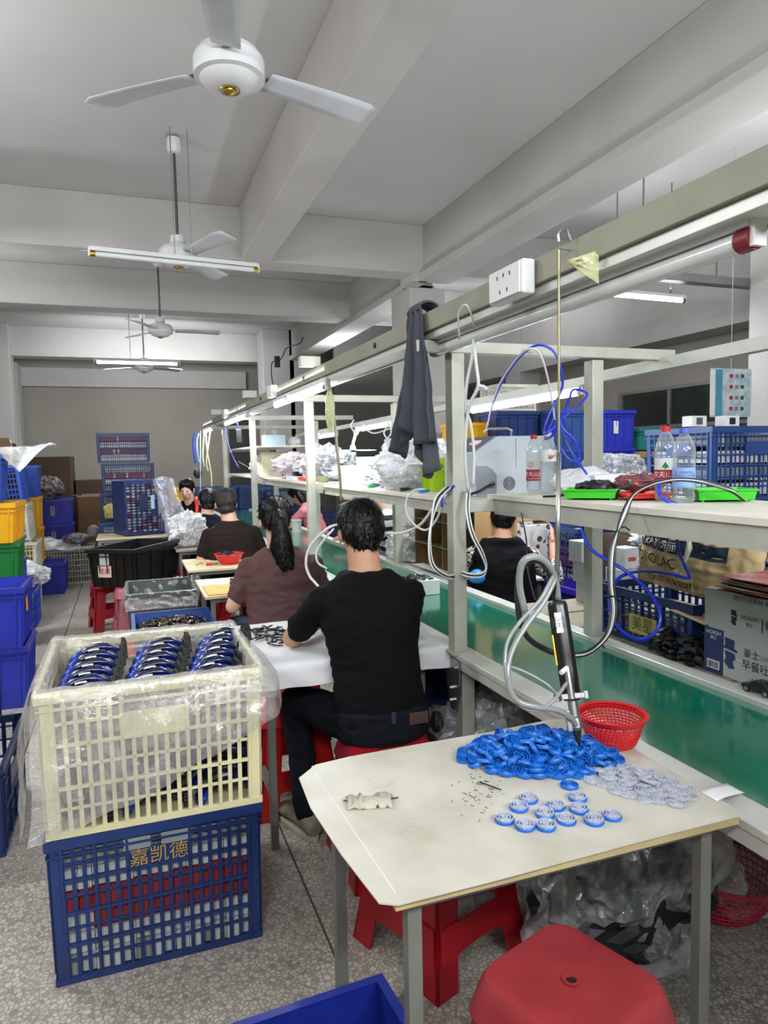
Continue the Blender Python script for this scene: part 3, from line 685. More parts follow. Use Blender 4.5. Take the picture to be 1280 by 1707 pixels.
    if strands:
        r3 = random.Random(seed); vs = ho.data.vertices; sm_ = MB(); crown = H((0,-.05,.12)); tie = H((0,-.105,.03))
        for _ in range(strands):
            v = vs[r3.randrange(len(vs))]; n_ = v.normal.copy(); p = v.co.copy()
            if style == 'pony': d = (tie - p) if (p.y > tie.y + .01 and p.z > tie.z - .05) else V((.12, 0, -1))
            else: d = (p - crown); d.z = min(d.z, -.02) - .03
            d = d - n_*d.dot(n_)
            if d.length < 1e-4: continue
            d.normalize(); w_ = d.cross(n_).normalized()*r3.uniform(.0012, .0028); L_ = r3.uniform(.02, .045)*(1.5 if style == 'pony' else 1); dv = w_*r3.uniform(-3, 3)
            a_ = p - n_*.001; b_ = p + d*L_*.5 + n_*r3.uniform(.001, .004) + dv; c_ = p + d*L_ + n_*r3.uniform(-.003, .004) + dv*2 
            sm_.add([a_-w_, a_+w_, b_+w_, b_-w_, c_], [(0,1,2,3),(3,2,4)])
        tag(sm_.build('hair_strands', hair, t), None, None, kind='stuff')
    if face:
        eb = MB()
        for s in (-1, 1): eb.ell(H((s*.032,.086,-.008)), (.012,.005,.0035), R)
        eb.build('eyes', blackt, t, smooth=True)
        MB().cap(H((-.02,.090,.012)), H((-.044,.082,.014)), .004, .003).cap(H((.02,.090,.012)), H((.044,.082,.014)), .004, .003).build('eyebrows', hair, t, smooth=True)
        MB().ell(H((0,.097,-.053)), (.019,.006,.006), R).build('lips', mat('lips', '#a8504c', .5), t, smooth=True)
    if shoe and legs:
        for Hh, kn, ft, s in legs:
            fd = V((-.25 if s < 0 else .2, 1, 0)).normalized(); sx = V((fd.y, -fd.x, 0)); b0 = V((ft.x, ft.y, 0)) - fd*.06
            sh_ = MB(); rs = []
            for u, wd, hh in ((-.01,.030,.05),(.03,.040,.085),(.09,.042,.10),(.14,.044,.085),(.19,.050,.062),(.24,.048,.048),(.275,.034,.032),(.285,.015,.02)):
                c = b0 + fd*u; rs.append([c + sx*(wd*math.cos(2*PI*j/14)) + V((0,0,.022 + hh*.5 + hh*.5*math.sin(2*PI*j/14))) for j in range(14)])
            sh_.rings(rs); so = blob('shoe', sh_, .006, shoe, t, 3, .0015, 30)
            sl = MB(); rs = []
            for z in (0, .024):
                rs.append([b0 + fd*(.135 + .155*math.cos(2*PI*j/20)) + sx*(.050*math.sin(2*PI*j/20)*(1.05 if math.cos(2*PI*j/20) > 0 else .85)) + V((0,0,z)) for j in range(20)])
            sl.rings(rs); sl.build('shoe_sole', mat('shoe_sole', '#a8a48f', .6), t, bevel=.004)
    return t
# ================================================================ FOREGROUND WORK TABLE
vinyl = bpy.data.materials.new('worn_white_sheet'); vinyl.use_nodes = True; nt = vinyl.node_tree; N = nt.nodes; L = nt.links; b = N['Principled BSDF']
tc = N.new('ShaderNodeTexCoord'); na = N.new('ShaderNodeTexNoise'); na.inputs['Scale'].default_value = 5; na.inputs['Detail'].default_value = 8; L.new(tc.outputs['Object'], na.inputs['Vector'])
r1 = N.new('ShaderNodeValToRGB'); L.new(na.outputs['Fac'], r1.inputs[0]); e = r1.color_ramp.elements; e[0].position = .3; e[0].color = lin('#b0ab9a'); e[1].position = .62; e[1].color = lin('#c8c4b8')
wv = N.new('ShaderNodeTexVoronoi'); wv.feature = 'DISTANCE_TO_EDGE'; wv.inputs['Scale'].default_value = 11; L.new(tc.outputs['Object'], wv.inputs['Vector'])
nb = N.new('ShaderNodeTexNoise'); nb.inputs['Scale'].default_value = 3.5; L.new(tc.outputs['Object'], nb.inputs['Vector'])
ms = N.new('ShaderNodeMath'); ms.operation = 'LESS_THAN'; ms.inputs[1].default_value = .006; L.new(wv.outputs['Distance'], ms.inputs[0])
ms2 = N.new('ShaderNodeMath'); ms2.operation = 'GREATER_THAN'; ms2.inputs[1].default_value = .56; L.new(nb.outputs['Fac'], ms2.inputs[0])
ms3 = N.new('ShaderNodeMath'); ms3.operation = 'MULTIPLY'; L.new(ms.outputs[0], ms3.inputs[0]); L.new(ms2.outputs[0], ms3.inputs[1])
ms4 = N.new('ShaderNodeMath'); ms4.operation = 'MULTIPLY'; ms4.inputs[1].default_value = .0; L.new(ms3.outputs[0], ms4.inputs[0])
mxx = N.new('ShaderNodeMix'); mxx.data_type = 'RGBA'; mxx.inputs[7].default_value = lin('#7a7460'); L.new(ms4.outputs[0], mxx.inputs[0]); L.new(r1.outputs[0], mxx.inputs[6]); L.new(mxx.outputs[2], b.inputs['Base Color'])
b.inputs['Roughness'].default_value = .42
prev = mxx.outputs[2]
for cx_, cy_, r_, k_ in ((-.265,-.105,.030,.10),(-.235,-.075,.024,.08),(-.262,-.070,.026,.08),(-.17,-.055,.025,.08),(-.255,.135,.028,.14),(-.20,-.085,.022,.06)):
    vs_ = N.new('ShaderNodeVectorMath'); vs_.operation = 'DISTANCE'; vs_.inputs[1].default_value = (cx_, cy_, 0); sx_ = N.new('ShaderNodeVectorMath'); sx_.operation = 'MULTIPLY'; sx_.inputs[1].default_value = (1, 1, 0); L.new(tc.outputs['Object'], sx_.inputs[0]); L.new(sx_.outputs[0], vs_.inputs[0])
    a1 = N.new('ShaderNodeMath'); a1.operation = 'SUBTRACT'; a1.inputs[1].default_value = r_; L.new(vs_.outputs['Value'], a1.inputs[0]); a2 = N.new('ShaderNodeMath'); a2.operation = 'ABSOLUTE'; L.new(a1.outputs[0], a2.inputs[0]); a3 = N.new('ShaderNodeMath'); a3.operation = 'LESS_THAN'; a3.inputs[1].default_value = .0008; L.new(a2.outputs[0], a3.inputs[0]); a4 = N.new('ShaderNodeMath'); a4.operation = 'MULTIPLY'; a4.inputs[1].default_value = k_*3; L.new(a3.outputs[0], a4.inputs[0])
    mm = N.new('ShaderNodeMix'); mm.data_type = 'RGBA'; mm.inputs[7].default_value = lin('#8f8264'); L.new(a4.outputs[0], mm.inputs[0]); L.new(prev, mm.inputs[6]); prev = mm.outputs[2]
L.new(prev, b.inputs['Base Color'])
tb = desk('nearest work table, worn cream top, holding the blue discs and red basket', .40, 1.08, 1.165, 1.66, .742, mdf, inset=.05)
def tsheet():
    out = [(.372,1.085),(.40,1.068),(.60,1.069),(.90,1.075),(1.165,1.077),(1.178,1.09),(1.185,1.30),(1.19,1.50),(1.19,1.66),(1.10,1.685),(.9,1.672),(.7,1.672),(.50,1.668),(.41,1.655),(.355,1.60),(.345,1.45),(.355,1.25)]
    m = MB(); m.prism(out, 0, .0025, 'z'); m.xf(lambda p: V((p.x-.78, p.y-1.37, p.z + (.0 if p.x > .41 else -.012*((.41-p.x)/.06)**2*0) + .0015*max(0, nz(p, 6)))))
    return m
o = tsheet().build('table_sheet', vinyl, loc=(.78, 1.37, .7425)); tag(o, 'worn cream-white sheet covering the nearest work table, cut corner at left', 'table cover')
MB().bar((-.372,-.27,.0028),(-.385,.25,.0028),.0016,.0012).build('fold_crease', whitep, o)
# ---- blue ribbed discs
blued = mat('blue_disc_plastic', '#1066c4', .4, var=.1, scale=30, spec=.6); cleard = film('clear_disc_plastic', '#dfe3f2', clear=.62, crease=.75, scale=70, rough=.12)
def discmesh(m, R=.0205, h=.0095, n=26, hub=True):
    q = MB()
    for ro, ri, hh in ((R, R*.84, h), (R*.68, R*.54, h*.9), (R*.36, R*.20, h*.9)):
        q.lathe([(ri, -hh*.35), (ri, hh*.35), (ri+.0008, hh*.5), (ro-.0012, hh*.5), (ro, hh*.25), (ro, -hh*.3), (ro-.001, -hh*.5), (ri, -hh*.5), (ri, -hh*.35)], n)
    for k in range(3):
        a = k*2*PI/3; q.box((R*.5*math.cos(a), R*.5*math.sin(a), 0), (R*.8, R*.10, h*.3), a)
    if hub == 'plate': q.lathe([(R*.85, -h*.45), (R*.85, -h*.30), (.001, -h*.30), (.001, -h*.45)], n)
    return q.mesh('disc', m)
dm = discmesh(blued); dm.polygons.foreach_set('use_smooth', [True]*len(dm.polygons))
try: dm.set_sharp_from_angle(angle=.6)
except Exception: pass
rd = random.Random(11); placed = []; tries = 0
def heap(n, cx, cy, ax, ay, H, ang, R, th, z0):
    got = []
    tries = 0
    while len(got) < n and tries < 60000:
        tries += 1; u, v = rd.uniform(-1,1), rd.uniform(-1,1); rr = math.hypot(u, v)
        if rr > 1: continue
        x = cx + u*ax*math.cos(ang) - v*ay*math.sin(ang); y = cy + u*ax*math.sin(ang) + v*ay*math.cos(ang)
        top = H*max(0, 1-rr**1.6); z = z0 + th/2 + top*(1 if rd.random() < .7 else rd.random())
        if all(math.hypot(x-a[0], y-a[1]) > R*.95 or abs(z-a[2]) > th*1.05 for a in got):
            sl = .85*rr + .15; s = (H/ax)*sl*1.5; tx = rd.gauss(0, .42); ty = rd.gauss(0, .42)
            if top < .006: tx *= .25; ty *= .25
            dx, dy = (x-cx), (y-cy); rr2 = math.hypot(dx, dy)+1e-6
            k_ = (0 if top < .004 else min(.5, s))
            got.append((x, y, z + abs(tx+ty)*R*.25, tx - dy/rr2*k_*1, ty + dx/rr2*k_*1, rd.uniform(0, 6)))
    return got
for x, y, z, a, b_, c in heap(235, .935, 1.475, .19, .105, .058, -.42, .0205, .0085, .745):
    o = bpy.data.objects.new('blue_disc', dm); COL.objects.link(o); o.location = (x, y, z); o.rotation_euler = (a, b_, c)
    tag(o, 'bright blue ribbed plastic disc in the heap under the welding gun', 'plastic disc', 'blue discs heaped on the near table')
cm_ = discmesh(cleard, h=.006); cm_.polygons.foreach_set('use_smooth', [True]*len(cm_.polygons))
try: cm_.set_sharp_from_angle(angle=.6)
except Exception: pass
for x, y, z, a, b_, c in heap(50, 1.058, 1.285, .140, .068, .010, -1.15, .0205, .006, .745):
    o = bpy.data.objects.new('clear_disc', cm_); COL.objects.link(o); o.location = (x, y, z); o.rotation_euler = (a*.5, b_*.5, c)
    tag(o, 'clear plastic disc in the scatter right of the blue heap', 'plastic disc', 'clear discs scattered on the near table')
fin = [(881,1330,'topmost of the left cluster'),(865,1344,'second from the top of the left cluster'),(841,1364,'farthest left of all'),(875,1375,'lowest, second from the left'),(926,1342,'top of the middle cluster'),(908,1355,'middle of the middle cluster'),(910,1375,'lowest of the middle cluster'),(944,1365,'right of the middle cluster'),(963,1328,'just in front of the heap'),(965,1347,'right of centre, second below the heap'),(990,1366,'second from the right'),(1020,1358,'farthest right of all'),(949,1307,'touching the front of the heap, nearly plain blue')]
base_d = discmesh(blued, h=.008, hub='plate'); top_d = discmesh(cleard, R=.0195, h=.005)
proto = None
for i, (px, py, ds) in enumerate(fin):
    p = at(px, py, Z=.752); t = thing('assembled_disc', 'blue disc with clear top, ' + ds, 'plastic disc', (p.x, p.y, .7495), rd.uniform(0, 6), 'finished discs laid out on the near table')
    o = link('blue_base', base_d, t); 
    if i < 12: link('clear_cover', top_d, t, loc=(0,0,.0055))
# ---- rag, wires
def rag(u, v):
    a = (u-.5)*.10; b_ = (v-.5)*.055; q = V((a, b_, 0)); h = .012*(1-abs(2*v-1)**2) + .022*max(0, .5-abs(nz(q, 38, 2))*2.2)*(1-abs(2*u-1)**3)
    return V((a + .006*nz(q, 40, 5), b_ + .010*nz(q, 40, 8), h + .001))
o = MB().sheet(rag, 46, 26).build('cloth_rag', fabric('grubby_rag', '#c3bcae', col2='#8f8674'), loc=(.47, 1.42, .745), rot=(0,0,-.3), smooth=True, solid=.0015); tag(o, 'small grubby grey cloth rag on the left of the near table', 'rag')
wiremat = mat('dark_wire', '#3a3733', .4, .5)
for lb, a, b_ in (('thin dark pick lying left of the rag', (572,1335),(600,1337)), ('thin dark pick poking out right of the rag', (636,1334),(664,1330)), ('short dark metal strip left of the blue heap', (799,1304),(835,1317))):
    A = at(*a, Z=.748); B = at(*b_, Z=.749); o = MB().bar((A-B)/2 + V((0,0,.001)), (B-A)/2 + V((0,0,.001)), .003, .0015).build('metal_pick', wiremat, loc=(A+B)/2); tag(o, lb, 'metal pick')
sc_ = MB()
for i in range(70):
    p = at(rd.gauss(800, 22), rd.gauss(1310, 22), Z=.7465); a = rd.uniform(0, 6); l = rd.uniform(.002, .010); sc_.box(p, (l, .0008, .0008), a)
tag(sc_.build('wire_scraps', wiremat), 'tiny dark scraps scattered left of the blue heap', 'scraps', kind='stuff')
pr = sheet_thing('paper_slip', 'printed white paper slip under the table corner on the conveyor rail', 'paper', lambda u, v: V((1.165 + .10*u, 1.14 + .05*v + .02*u, .7465 + .002*math.sin(u*3)*u - .014*max(0, u-.3))), 12, 4, whitep, .0006)
# ---- red strainer basket
def strainer(label, loc, R0, R1, h, m, rows=9, n=46, rz=0, name='plastic_basket', lean=(0,0)):
    t = thing(name, label, 'basket', loc, group=None, rot=(lean[0], lean[1], rz)); th = .0022
    def rr(z): k = z/h; return R0 + (R1-R0)*(k**.7)
    MB().lathe([(.002,0),(R0,0),(R0+.004,.006),(R0+.002,.009),(R0-.003,.004),(.002,.003)], 40).build('base', m, t, smooth='auto')
    MB().lathe([(R1-.004,h-.012),(R1+.002,h-.012),(R1+.007,h-.004),(R1+.009,h),(R1+.002,h+.002),(R1-.004,h-.002)], 48, cap=False).build('rim', m, t, smooth='auto')
    q = MB()
    for k in range(n):
        a = 2*PI*k/n; q.tube([V((rr(z)*math.cos(a+z*3), rr(z)*math.sin(a+z*3), z)) for z in [h*j/6 for j in range(7)]], .0017, 4)
    for j in range(1, rows):
        z = h*j/rows; r = rr(z); q.lathe([(r-.0014,z-.0018),(r+.0014,z-.0018),(r+.0014,z+.0018),(r-.0014,z+.0018),(r-.0014,z-.0018)], 40)
    tag(q.build('mesh_wall', m, t), None, None, kind='stuff'); return t
strainer('red plastic mesh basket on the near table corner beside the green belt', (1.16, 1.485, .745), .055, .083, .08, redp, 11)

# ================================================================ WELDING GUN
gb = mat('gun_black', '#101114', .3, var=.2, spec=.6); met = mat('bright_metal', '#b3b3b0', .28, .95, var=.06); hose = mat('clear_hose', '#b4b9b8', .15, trans=.45, var=.04, spec=.8)
top = at(928, 1003, Y=1.52); tip = V((1.0, 1.40, .792)); ax = (tip-top).normalized(); Lg = (tip-top).length
g = thing('welding_gun', 'black handheld welding gun with metal nozzle hanging over the blue heap', 'tool', top)
zq = -ax; yq = V((.42, .90, 0)); yq = (yq - zq*yq.dot(zq)).normalized(); xq = yq.cross(zq); Q = Matrix((xq, yq, zq)).transposed()
MB().lathe([(.002,0),(.021,0),(.024,-.006),(.0245,-.015),(.0245,-.14),(.023,-.165),(.0235,-.17),(.0225,-Lg*.66),(.019,-Lg*.69),(.002,-Lg*.69)], 28, M=Q).build('gun_body', gb, g, smooth='auto')
MB().lathe([(.012,-Lg*.60),(.012,-Lg*.80),(.015,-Lg*.81),(.016,-Lg*.87),(.011,-Lg*.89),(.002,-Lg*.89)], 20, M=Q).build('nozzle_sleeve', met, g, smooth='auto')
MB().lathe([(.011,-Lg*.885),(.010,-Lg*.90),(.003,-Lg*.985),(.0008,-Lg)], 14, M=Q).build('nozzle_tip', mat('dark_steel', '#4b4a45', .3, .9), g, smooth='auto')
MB().box(Q @ V((0,-.002,-Lg*.66)), (.058,.056,.014), M=Q).box(Q @ V((-.034,0,-Lg*.66)), (.016,.02,.02), M=Q).box(Q @ V((.034,0,-Lg*.66)), (.012,.02,.02), M=Q).build('clamp', met, g, bevel=.002)
MB().cyl(Q @ V((-.004,-.029,-Lg*.47)), Q @ V((-.004,-.029,-Lg*.68)), .0085, n=12).build('air_cylinder', met, g, smooth='auto')
MB().cyl(Q @ V((-.004,-.03,-Lg*.47)), Q @ V((-.022,-.045,-Lg*.50)), .006, n=10).build('hose_fitting', whitep, g, smooth='auto')
MB().box(Q @ V((-.017,-.01,-Lg*.82)), (.012,.022,.05), M=Q).build('nozzle_block', met, g, bevel=.002)
lbm = mat('print_label', '#d6d6d2', .5)
MB().box(Q @ V((-.006,-.0245,-.055)), (.017,.0012,.05), M=Q).build('rating_label', lbm, g)
for k in range(6): pass
text('24V 50W\nNO.0315\nHz 400\nMADE IN\nCHINA', .0075, Matrix.Translation(Q @ V((-.006,-.0254,-.055))) @ (Q @ Matrix.Rotation(PI/2, 3, 'X')).to_4x4() @ Matrix.Rotation(-PI/2, 4, 'Z'), blackt, g)
MB().box(Q @ V((-.0245,-.004,-.12)), (.003,.018,.075), M=Q).build('warning_strip', mat('warning_yellow', '#e6c31c', .5), g)
MB().tube([Q @ V((.006*math.cos(a), 0, .006+.008*math.sin(a))) for a in [PI*2*i/10 for i in range(11)]], .0022, 6).build('hang_ring', gb, g)
hk = V((1.05, 1.56, 2.05))
hr = thing('hanger_rod', 'thin steel rod hung from the rail holding the black welding gun', 'rod', hk)
MB().tube(catmull([V((0,0,-.02)), V((.0,0,.0)), V((.02,0,.012)), V((.035,0,-.015))], 5), .004, 6).build('hook', steel, hr)
MB().cyl((0,0,-.04), (0,0,-.55), .0035, n=8).build('upper_rod', mat('dull_brass_rod', '#8f8a68', .4, .5), hr)
MB().cyl((0,0,-.55), top - hk + V((0,.0,.022)), .0062, n=10).build('lower_rod', met, hr, smooth=True)
MB().bar((0,0,-.035), (.055,0,-.04), .004).build('hook_arm', steel, hr)
tape = film('yellow_tape_film', '#d9dc9a', clear=.25, crease=.85, scale=30)
def scr(u, v):
    return at(946 + 52*u, 436 + (v-.5)*(5 + 34*u) + 18*u*v, Y=1.50 - .05*u + .012*nz((u*3, v*9, 1), 1.5))
sheet_thing('tied_plastic_scrap', 'yellowish plastic scrap tied on the hook of the hanging rod', 'plastic scrap', scr, 12, 12, tape)
# outlet box
ob = thing('outlet_box', 'white five-hole socket box screwed on the near overhead rail', 'socket', (1.06, 1.81, 1.985))
MB().box((0,0,0), (.042,.19,.095)).build('housing', white, ob, bevel=.008)
MB().box((-.0235,0,0), (.005,.17,.085)).build('face_plate', white, ob, bevel=.002)
for y, z, a in ((.035,.02,.5),(.0,.022,0),(-.035,.02,-.5),(.02,-.022,0),(-.02,-.022,0)): MB().box((-.0262,y,z), (.002,.004,.011)).build('socket_hole', blackt, ob, rot=(0,0,0))
# grey towel over the rail
tw = fabric('grey_towel_fabric', '#4a4c55', var=.06)
def towel(side, y0, y1, zt, zb0, zb1, xo, k):
    def fn(u, v):
        z = zt + (zb0 + (zb1-zb0)*u - zt)*v; s = .26 + .74*min(1, v*1.05)**.8; yc = 2.535 + ((y0+y1)/2 - 2.535)*v; z += .07*abs(2*u-1.1)*v*v; y = yc + (u-.5)*(y1-y0)*s
        x = xo + .020*math.sin(u*k*PI + v)*(.4+v) * side + .01*nz((u*3, v*3, side), 2)
        return V((x - .02*side*0, y, z))
    return fn
tt = thing('grey_towel', 'dark grey towel hung over the near overhead rail by the first post', 'towel', (1.1, 2.66, 2.05))
T0 = V((1.1, 2.66, 2.05))
def pt(f): return lambda u, v: f(u, v) - T0
MB().sheet(pt(towel(1, 2.72, 2.36, 2.06, 1.60, 1.49, 1.062, 5)), 34, 26).build('front_fold', tw, tt, smooth=True, solid=.006)
MB().sheet(pt(towel(-1, 2.84, 2.66, 2.04, 1.45, 1.52, 1.085, 3)), 18, 20).build('left_tail', tw, tt, smooth=True, solid=.006)
MB().sheet(pt(towel(-1, 2.55, 2.41, 2.04, 1.44, 1.385, 1.085, 3)), 18, 20).build('right_tail', tw, tt, smooth=True, solid=.006)
def saddle(u, v):
    a = PI*v; return V((1.105 + .046*math.cos(a), 2.54 + (u-.5)*.10 + .006*math.sin(u*20), 2.045 + .035*math.sin(a) + .004*math.sin(u*16)))
MB().sheet(pt(saddle), 16, 12).build('top_fold', tw, tt, smooth=True, solid=.008)
# ================================================================ CRATE STACK IN FRONT (navy below, cream above)
NC = (0.045, 2.43)
c1 = crate('navy lattice crate with gold characters, bottom of the nearest stack', (NC[0], NC[1], 0), (.60, .60, .44), navy, 18, 14, 8)
text('嘉凯德', .056, face_M(V((.0, -.303, .338))), brass_t, c1)
MB().box((-.06,-.301,.385), (.075,.002,.035)).box((.05,-.301,.385), (.085,.002,.035)).build('slot_window', mat('slot_contents', '#8b8f92', .6), c1)
cw = mat('carton_white', '#c4c8c8', .6); cr_ = mat('carton_red', '#8e2a30', .6); cg = mat('carton_grey', '#8e9390', .6)
cp = MB().box((0,0,.03), (.036,.09,.058)).mesh('carton', cw); cpr = MB().box((0,0,.03), (.036,.09,.058)).mesh('carton', cr_); cpg = MB().box((0,0,.03), (.036,.09,.058)).mesh('carton', cg)
for r in range(6):
    for k in range(14):
        me = [cw, cr_, cr_, cw, cg, cg]; msh = [cpg if (k*7+r) % 5 == 0 else cp, cp, cpr if k > 1 else cp, cpr, cp, cpg][r]
        o = link('small_carton', msh, loc=(NC[0]-.245+.0378*k, NC[1]-.235+.004*((k*5+r) % 3), .012+.064*r)); kind_ = 'dark red' if msh is cpr else ('grey' if msh is cpg else 'white')
        tag(o, kind_ + ' little carton packed behind the slots of the navy crate with gold characters', 'carton', kind_ + ' cartons packed in the navy crate')
c2 = crate('cream lattice crate draped in clear film, full of blue packs', (NC[0]+.005, NC[1]+.0, .444), (.615, .63, .425), cream, 18, 14, 6)
# plastic liner over its rim
def liner(u, v):
    a = u*4; hw, hd = .312, .318; 
    side = int(a) % 4; f = a - int(a)
    crn = [(-hw,-hd),(hw,-hd),(hw,hd),(-hw,hd),(-hw,-hd)]
    p0, p1 = crn[side], crn[side+1]; x = p0[0]+(p1[0]-p0[0])*f; y = p0[1]+(p1[1]-p0[1])*f
    n = {0:(0,-1),1:(1,0),2:(0,1),3:(-1,0)}[side]
    cf = min(f, 1-f); o2 = max(0, 1-cf/.10)
    dirx, diry = x/math.hypot(x,y), y/math.hypot(x,y); nx_ = n[0]*(1-o2*.5)+dirx*o2*.5; ny_ = n[1]*(1-o2*.5)+diry*o2*.5
    # hang length of the hem round the crate
    if side == 0: hang = .40 - .25*f**1.3
    elif side == 1: hang = .15 + .06*f
    elif side == 2: hang = .21 + .0*f
    else: hang = .22 + .18*f
    hang += .02*nz((u*26,0,0), 1, 3)
    flare = {0:(.012 + .02*(1-f)), 1:.05*math.sin(PI*f)+.025, 2:.03, 3:.035*math.sin(PI*min(1,f*1.0))+.02}[side]
    w_ = .010*nz((x*16, y*16, v*6), 1, 4) + .006*nz((x*50, y*50, v*10), 1, 6)
    if v < .4:      # inside part
        t = 1 - v/.4; d = -.020 - .012*t; z = -.21*t
        return V((x + n[0]*d + w_, y + n[1]*d + w_*.7, .872 + z + .004*nz((x*30,y*30,0),1)))
    if v < .5:
        t = (v-.4)/.1; aa = PI*t; d = -.020 + .036*t; return V((x + nx_*d, y + ny_*d, .872 + .010*math.sin(aa) + .006*nz((x*40,y*40,1),1)))
    t = (v-.5)/.5; d = .017 + flare*math.sin(PI*min(1, t*1.25)*.6) ; ex = .012*t
    return V((x + nx_*(d+ex) + w_*t*1.6, y + ny_*(d+ex) + w_*t*1.6, .868 - hang*t))
o = MB().sheet(lambda u, v: liner(min(u, .99999), v), 200, 44).build('film_liner', film('liner_film', '#e6e2dc', clear=.72, crease=.46, scale=5.5, rough=.16), loc=(NC[0]+.005, NC[1], 0), smooth=True)
tag(o, 'clear plastic liner folded over the rim of the cream crate', 'plastic film')
# blue packs
packm = mat('pack_foil_blue', '#17308f', .2, col2='#07090f', scale=16, spec=.8, v2=.55); packd = mat('pack_foil_dark', '#11182f', .18, scale=30, col2='#1b3aa8', v2=.6); crimp = mat('crimp_black', '#0c0c0f', .35, bump=.6, bscale=140)
def arc(a0, a1, R, w0, th, m_, n=14):
    q = MB(); rs = []
    for j in range(n+1):
        a = a0 + (a1-a0)*j/n; c = V((-R*math.cos(a), 0, R*math.sin(a)*.62)); e = math.sin(PI*(j+.6)/(n+1.2))**.4
        rs.append([c + V((-math.cos(a)*th*e*math.cos(b_)*.5, w0*e*.5*math.sin(b_), math.sin(a)*th*e*math.cos(b_)*.5 + .004*math.sin(j*5)*math.cos(b_))) for b_ in [2*PI*i/12 for i in range(12)]])
    return q.rings(rs)
body_me = arc(.25, PI-.35, .075, .06, .03, packm).mesh('pack', packm); 
tail_me = arc(-.15, .75, .085, .085, .03, packd, 8).mesh('tail', packd)
lab_me = MB().rings([[V((-.075*math.cos(a), y, .075*math.sin(a)*.62 + .021)) for y in (-.013, .013)] + [V((-.075*math.cos(a), y, .075*math.sin(a)*.62 + .0155)) for y in (.013, -.013)] for a in (1.25, 1.4, 1.55, 1.7)]).mesh('lab', lbm)
cri = MB()
for j in range(9): cri.box((.082 + .002*(j % 2), -.042+.0105*j, .022 + .014*(1-abs(j-4)/4)), (.012, .007, .055+.018*(1-abs(j-4)/4)))
cri_me = cri.mesh('crimp', crimp)
for me in (body_me, tail_me): me.polygons.foreach_set('use_smooth', [True]*len(me.polygons))
def pack(label, loc, rz, tilt, group):
    t = thing('foil_pack', label, 'pack', loc, group=group, rot=(tilt, 0, rz))
    link('pouch', body_me, t); link('pouch_tail', tail_me, t); link('paper_label', lab_me, t); link('crimped_end', cri_me, t); return t
ordn = ['nearest', 'second', 'third', 'fourth', 'fifth', 'rearmost']
for c, (cx, rz, y0) in enumerate(((-.145, .10, 2.27), (.045, .16, 2.26), (.235, .20, 2.27))):
    for r in range(6 if c < 2 else 6):
        pack('dark blue foil pack, %s of the %s row in the cream crate' % (ordn[r], ('left', 'middle', 'right')[c]), (cx + .022*r*(.3+.25*c), y0 + .073*r, .775 + .006*r + (.012 if c == 2 else 0)), rz + rd.uniform(-.03, .03), -.35, 'foil packs in the cream crate')
for lay, z in enumerate((.455, .56, .66)):
    for c in range(3):
        for r in range(5): pack('dark foil pack in the layers under the top row, seen through the cream slots', (-.165 + .21*c, 2.195 + .10*r, z-.005), rd.uniform(-.3, .3), -.2, 'lower foil packs in the cream crate')

# ---- near stools, bins, bags
stool('worn red plastic stool at the bottom edge, nearest the camera', (.785, 1.125, 0), .33, red2, .46, .272, .36)
stool('red plastic stool lying low under the nearest work table', (.85, 1.91, 0), .34, red, .46, .28, .38)
bin_('deep blue open bin at the bottom edge beside the nearest table leg', (.27, 1.24, 0), (.45, .34, .33), mat('deep_blue_bin', '#1a2a84', .35, var=.08), 6, .06)
darkstuff = mat('dark_bag_contents', '#17191f', .5, var=.4, scale=14)
bg = thing('rubbish_bag', 'clear plastic bag of black scraps under the right end of the nearest table', 'plastic bag', (1.36, 1.70, 0))
crumple(None, (0,0,.01), (.52,.40,.34), darkstuff, 5, 'contents', None, .4, parent=bg, n=18); crumple(None, (0,.02,0), (.60,.46,.50), filmd, 8, 'film_bag', None, .5, parent=bg, n=34)
bg2 = crumple('small clear bag slumped left of the rubbish bag behind the stools', (1.02, 2.02, 0), (.36,.30,.30), filmd, 14, n=26, amp=.5)
strainer('pink-red perforated plastic bowl on the floor under the conveyor', (1.76, 1.74, 0), .12, .21, .15, pinkp, 8, 60, name='plastic_bowl', lean=(0,.12))
crumple('crumpled clear film lying in the pink-red bowl', (1.73, 1.74, .06), (.26,.24,.13), filmc, 21, 'plastic_film', 'plastic film')
sheet_thing('paper_sheet', 'white paper strip lying on the floor right of the rubbish bag', 'paper', lambda u, v: V((1.72 + .26*u, 1.63 - .02*u + .07*v, .003 + .002*math.sin(u*6))), 8, 3, whitep, .001)

# ---- things under the conveyor behind the first post
bin_('navy bin with a reddish rim under the conveyor, behind the man in black', (1.42, 3.25, 0), (.50, .40, .50), navy, 6, 0)
crumple('grey clear plastic bag hanging open beside the first conveyor leg', (1.42, 2.62, .16), (.42,.40,.36), filmm, 33, amp=.5)
carton('open carton lined with plastic under the conveyor by the first leg', (1.36, 2.60, 0), (.36,.34,.24), mat('carton_grey_brown', '#8f867a', .8), 0, True, flapdeg=70)
crumple('dark sack slumped under the conveyor beyond the nearest table', (1.55, 2.15, 0), (.42,.5,.32), mat('dark_sack', '#3a3a40', .5, var=.3, scale=12), 37, 'sack', 'bag', .35)
crumple('clear bag lying on the dark sack under the conveyor', (1.50, 2.12, .27), (.40,.42,.20), filmd, 39, amp=.5)

